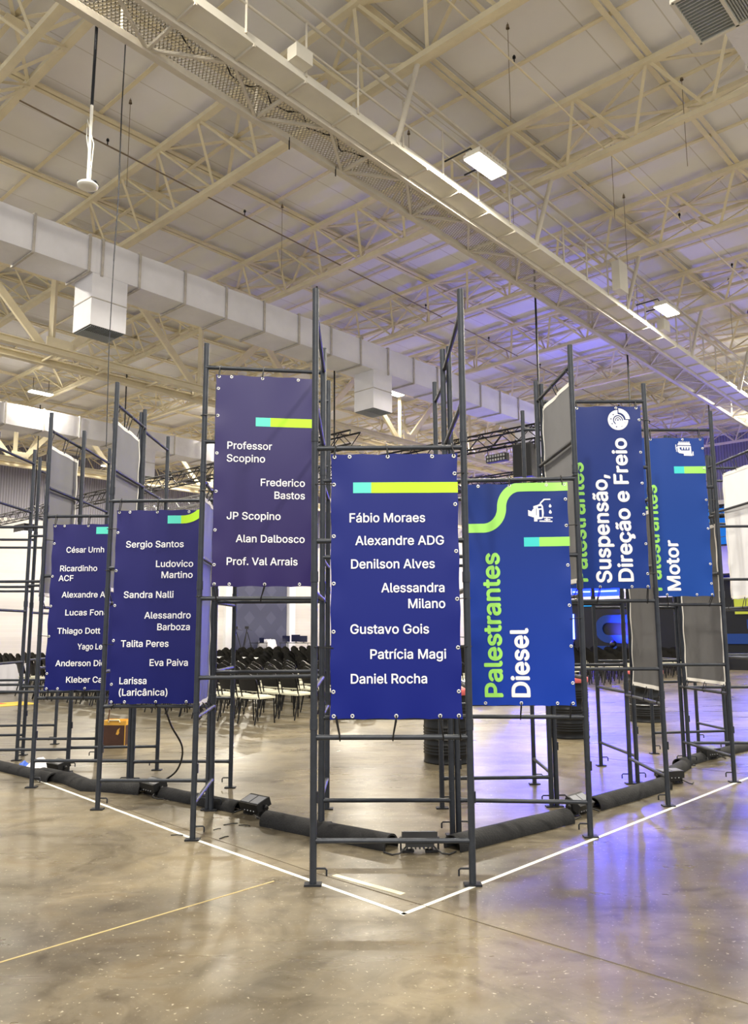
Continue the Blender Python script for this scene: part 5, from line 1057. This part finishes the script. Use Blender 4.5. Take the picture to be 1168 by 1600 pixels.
for k, (u, v, tu, tv) in enumerate(((28.4, 13.6, 8.0, 3.2), (28.4, 11.6, 6, 1.5), (28.4, 9.0, 14, 1.6), (28.4, 6.6, 12, .6), (28.4, 15.4, 14, 6))):  # spotlights added to throw blue onto the floor
    q = P(u, v, 6.0); d_ = (P(tu, tv, 0)-q).normalized(); t = thing('added_blue_spot', 'added blue spotlight on the stage truss, %s from the left' % nth((3, 3, 4, 5, 1)[k] if k != 0 else 2), 'stage light', q, 0, 'added blue spotlights')
    y = Zv.cross(d_).normalized(); z = d_.cross(y)
    MB().lathe([(0, -.25), (.1, -.25), (.16, -.05), (.17, .15), (.15, .16)], (0, 0, 0), 16, y, z, d_).build('housing', M_black, t)
    MB().lathe([(0, .14), (.15, .14)], (0, 0, 0), 16, y, z, d_).build('lens', M_bluelens, t)
    MB().path([y*.19, y*.19+Zv*.25, -y*.19+Zv*.25, -y*.19], .015, 6).build('yoke', M_truss, t)
    L = bpy.data.lights.new('blue_tint_spot', 'SPOT'); L.energy = BLUE_W; L.color = (.06, .09, 1); L.spot_size = .34; L.spot_blend = .5; L.shadow_soft_size = .15
    o = bpy.data.objects.new('blue_tint_spot', L); COL.objects.link(o); o.parent = t; o.location = d_*.2; o.rotation_euler = d_.to_track_quat('-Z', 'Y').to_euler()
# blue wash lamps standing on the stage, throwing light up to the ducts and the roof
for k, (v, tu, tv, tz) in enumerate(((6.5, 22, 8, 9.4), (11, 21, 12, 9.2), (15, 27, 18, 12), (13, 41, 14, 6), (5, 41, 5, 6))):
    q = P(29.5, v, .6); d_ = (P(tu, tv, tz)-q).normalized(); y = Zv.cross(d_).normalized(); z = d_.cross(y)
    t = thing('wash_light', 'blue wash light on the stage deck aimed at the roof, %s from the right' % nth(k+1), 'stage light', q, 0, 'blue wash lights')
    MB().lathe([(0, 0), (.14, 0), (.14, .08), (.05, .1)], (0, 0, 0), 16).build('base', M_black, t)
    MB().lathe([(0, -.12), (.12, -.1), (.15, .12), (.13, .13)], Vector((0, 0, .3)), 16, y, z, d_).build('housing', M_black, t)
    MB().lathe([(0, .11), (.13, .11)], Vector((0, 0, .3)), 16, y, z, d_).build('lens', M_bluelens, t)
    L = bpy.data.lights.new('wash', 'SPOT'); L.energy = BLUE_W*(5, 5, 1.5, 3, 3)[k]; L.color = (.1, .1, 1); L.spot_size = 1.0; L.spot_blend = 1; L.shadow_soft_size = .2
    o = bpy.data.objects.new('wash', L); COL.objects.link(o); o.parent = t; o.location = Vector((0, 0, .3))+d_*.2; o.rotation_euler = d_.to_track_quat('-Z', 'Y').to_euler()

# ================================================================ things hanging from the catwalk
loc = Vector((-3.743, 4.266, 7.28)); t = thing('wifi_access_point', 'white round access point on a long pole hanging from the catwalk', 'access point', loc)
def bd(b, n, M): return b.build(n, M, t)
bd(MB().lathe([(0, -.02), (.09, -.018), (.128, .0), (.132, .02), (.11, .04), (0, .045)], (0, 0, 0), 28), 'disc', M_pvc)
bd(MB().box((0, 0, .055), (.24, .12, .012)), 'mounting_plate', M_plate)
bd(MB().tube((0, 0, .06), (0, 0, 1.15), .02, 10), 'pole', M_pvc); bd(MB().tube((0, 0, 1.15), (.01, 0, 2.4), .02, 10), 'wrapped_pole', M_plate)
bd(MB().path([(.035, 0, .3), (.03, 0, .06)], .006, 6), 'connector_cable', M_pvc)
bd(MB().path([(.03, 0, .2), (.05, 0, .6), (-.05, 0, .95), (-.05, .01, .7), (.025, 0, .3)], .007, 6), 'loop_cable', M_pvc)
tag(MB().path([(-3.44, 4.568, 9.6), (-3.45, 4.57, 8.6), (-3.44, 4.568, 7.3), (-3.46, 4.56, 6.4)], .008, 6).path([(-3.46, 4.56, 6.4), (-3.47, 4.56, 5.2), (-3.45, 4.57, 3.9)], .006, 6).build('drop_cable', M_plate, None, (-3.44, 4.568, 9.6)), 'thin dark cable dropping from the catwalk behind the left banners', 'cable')
for (u, l, lab) in ((3.9, .35, 'short dark strap hanging at the catwalk chord near the access point cable'), (5.0, .3, 'short dark strap hanging at the catwalk chord, farther from the access point')):
    p = CW(u, .05, ZC); tag(MB().tube(p, p-Zv*l*.6, .012, 6).build('strap', M_tie, None, p), lab, 'strap')
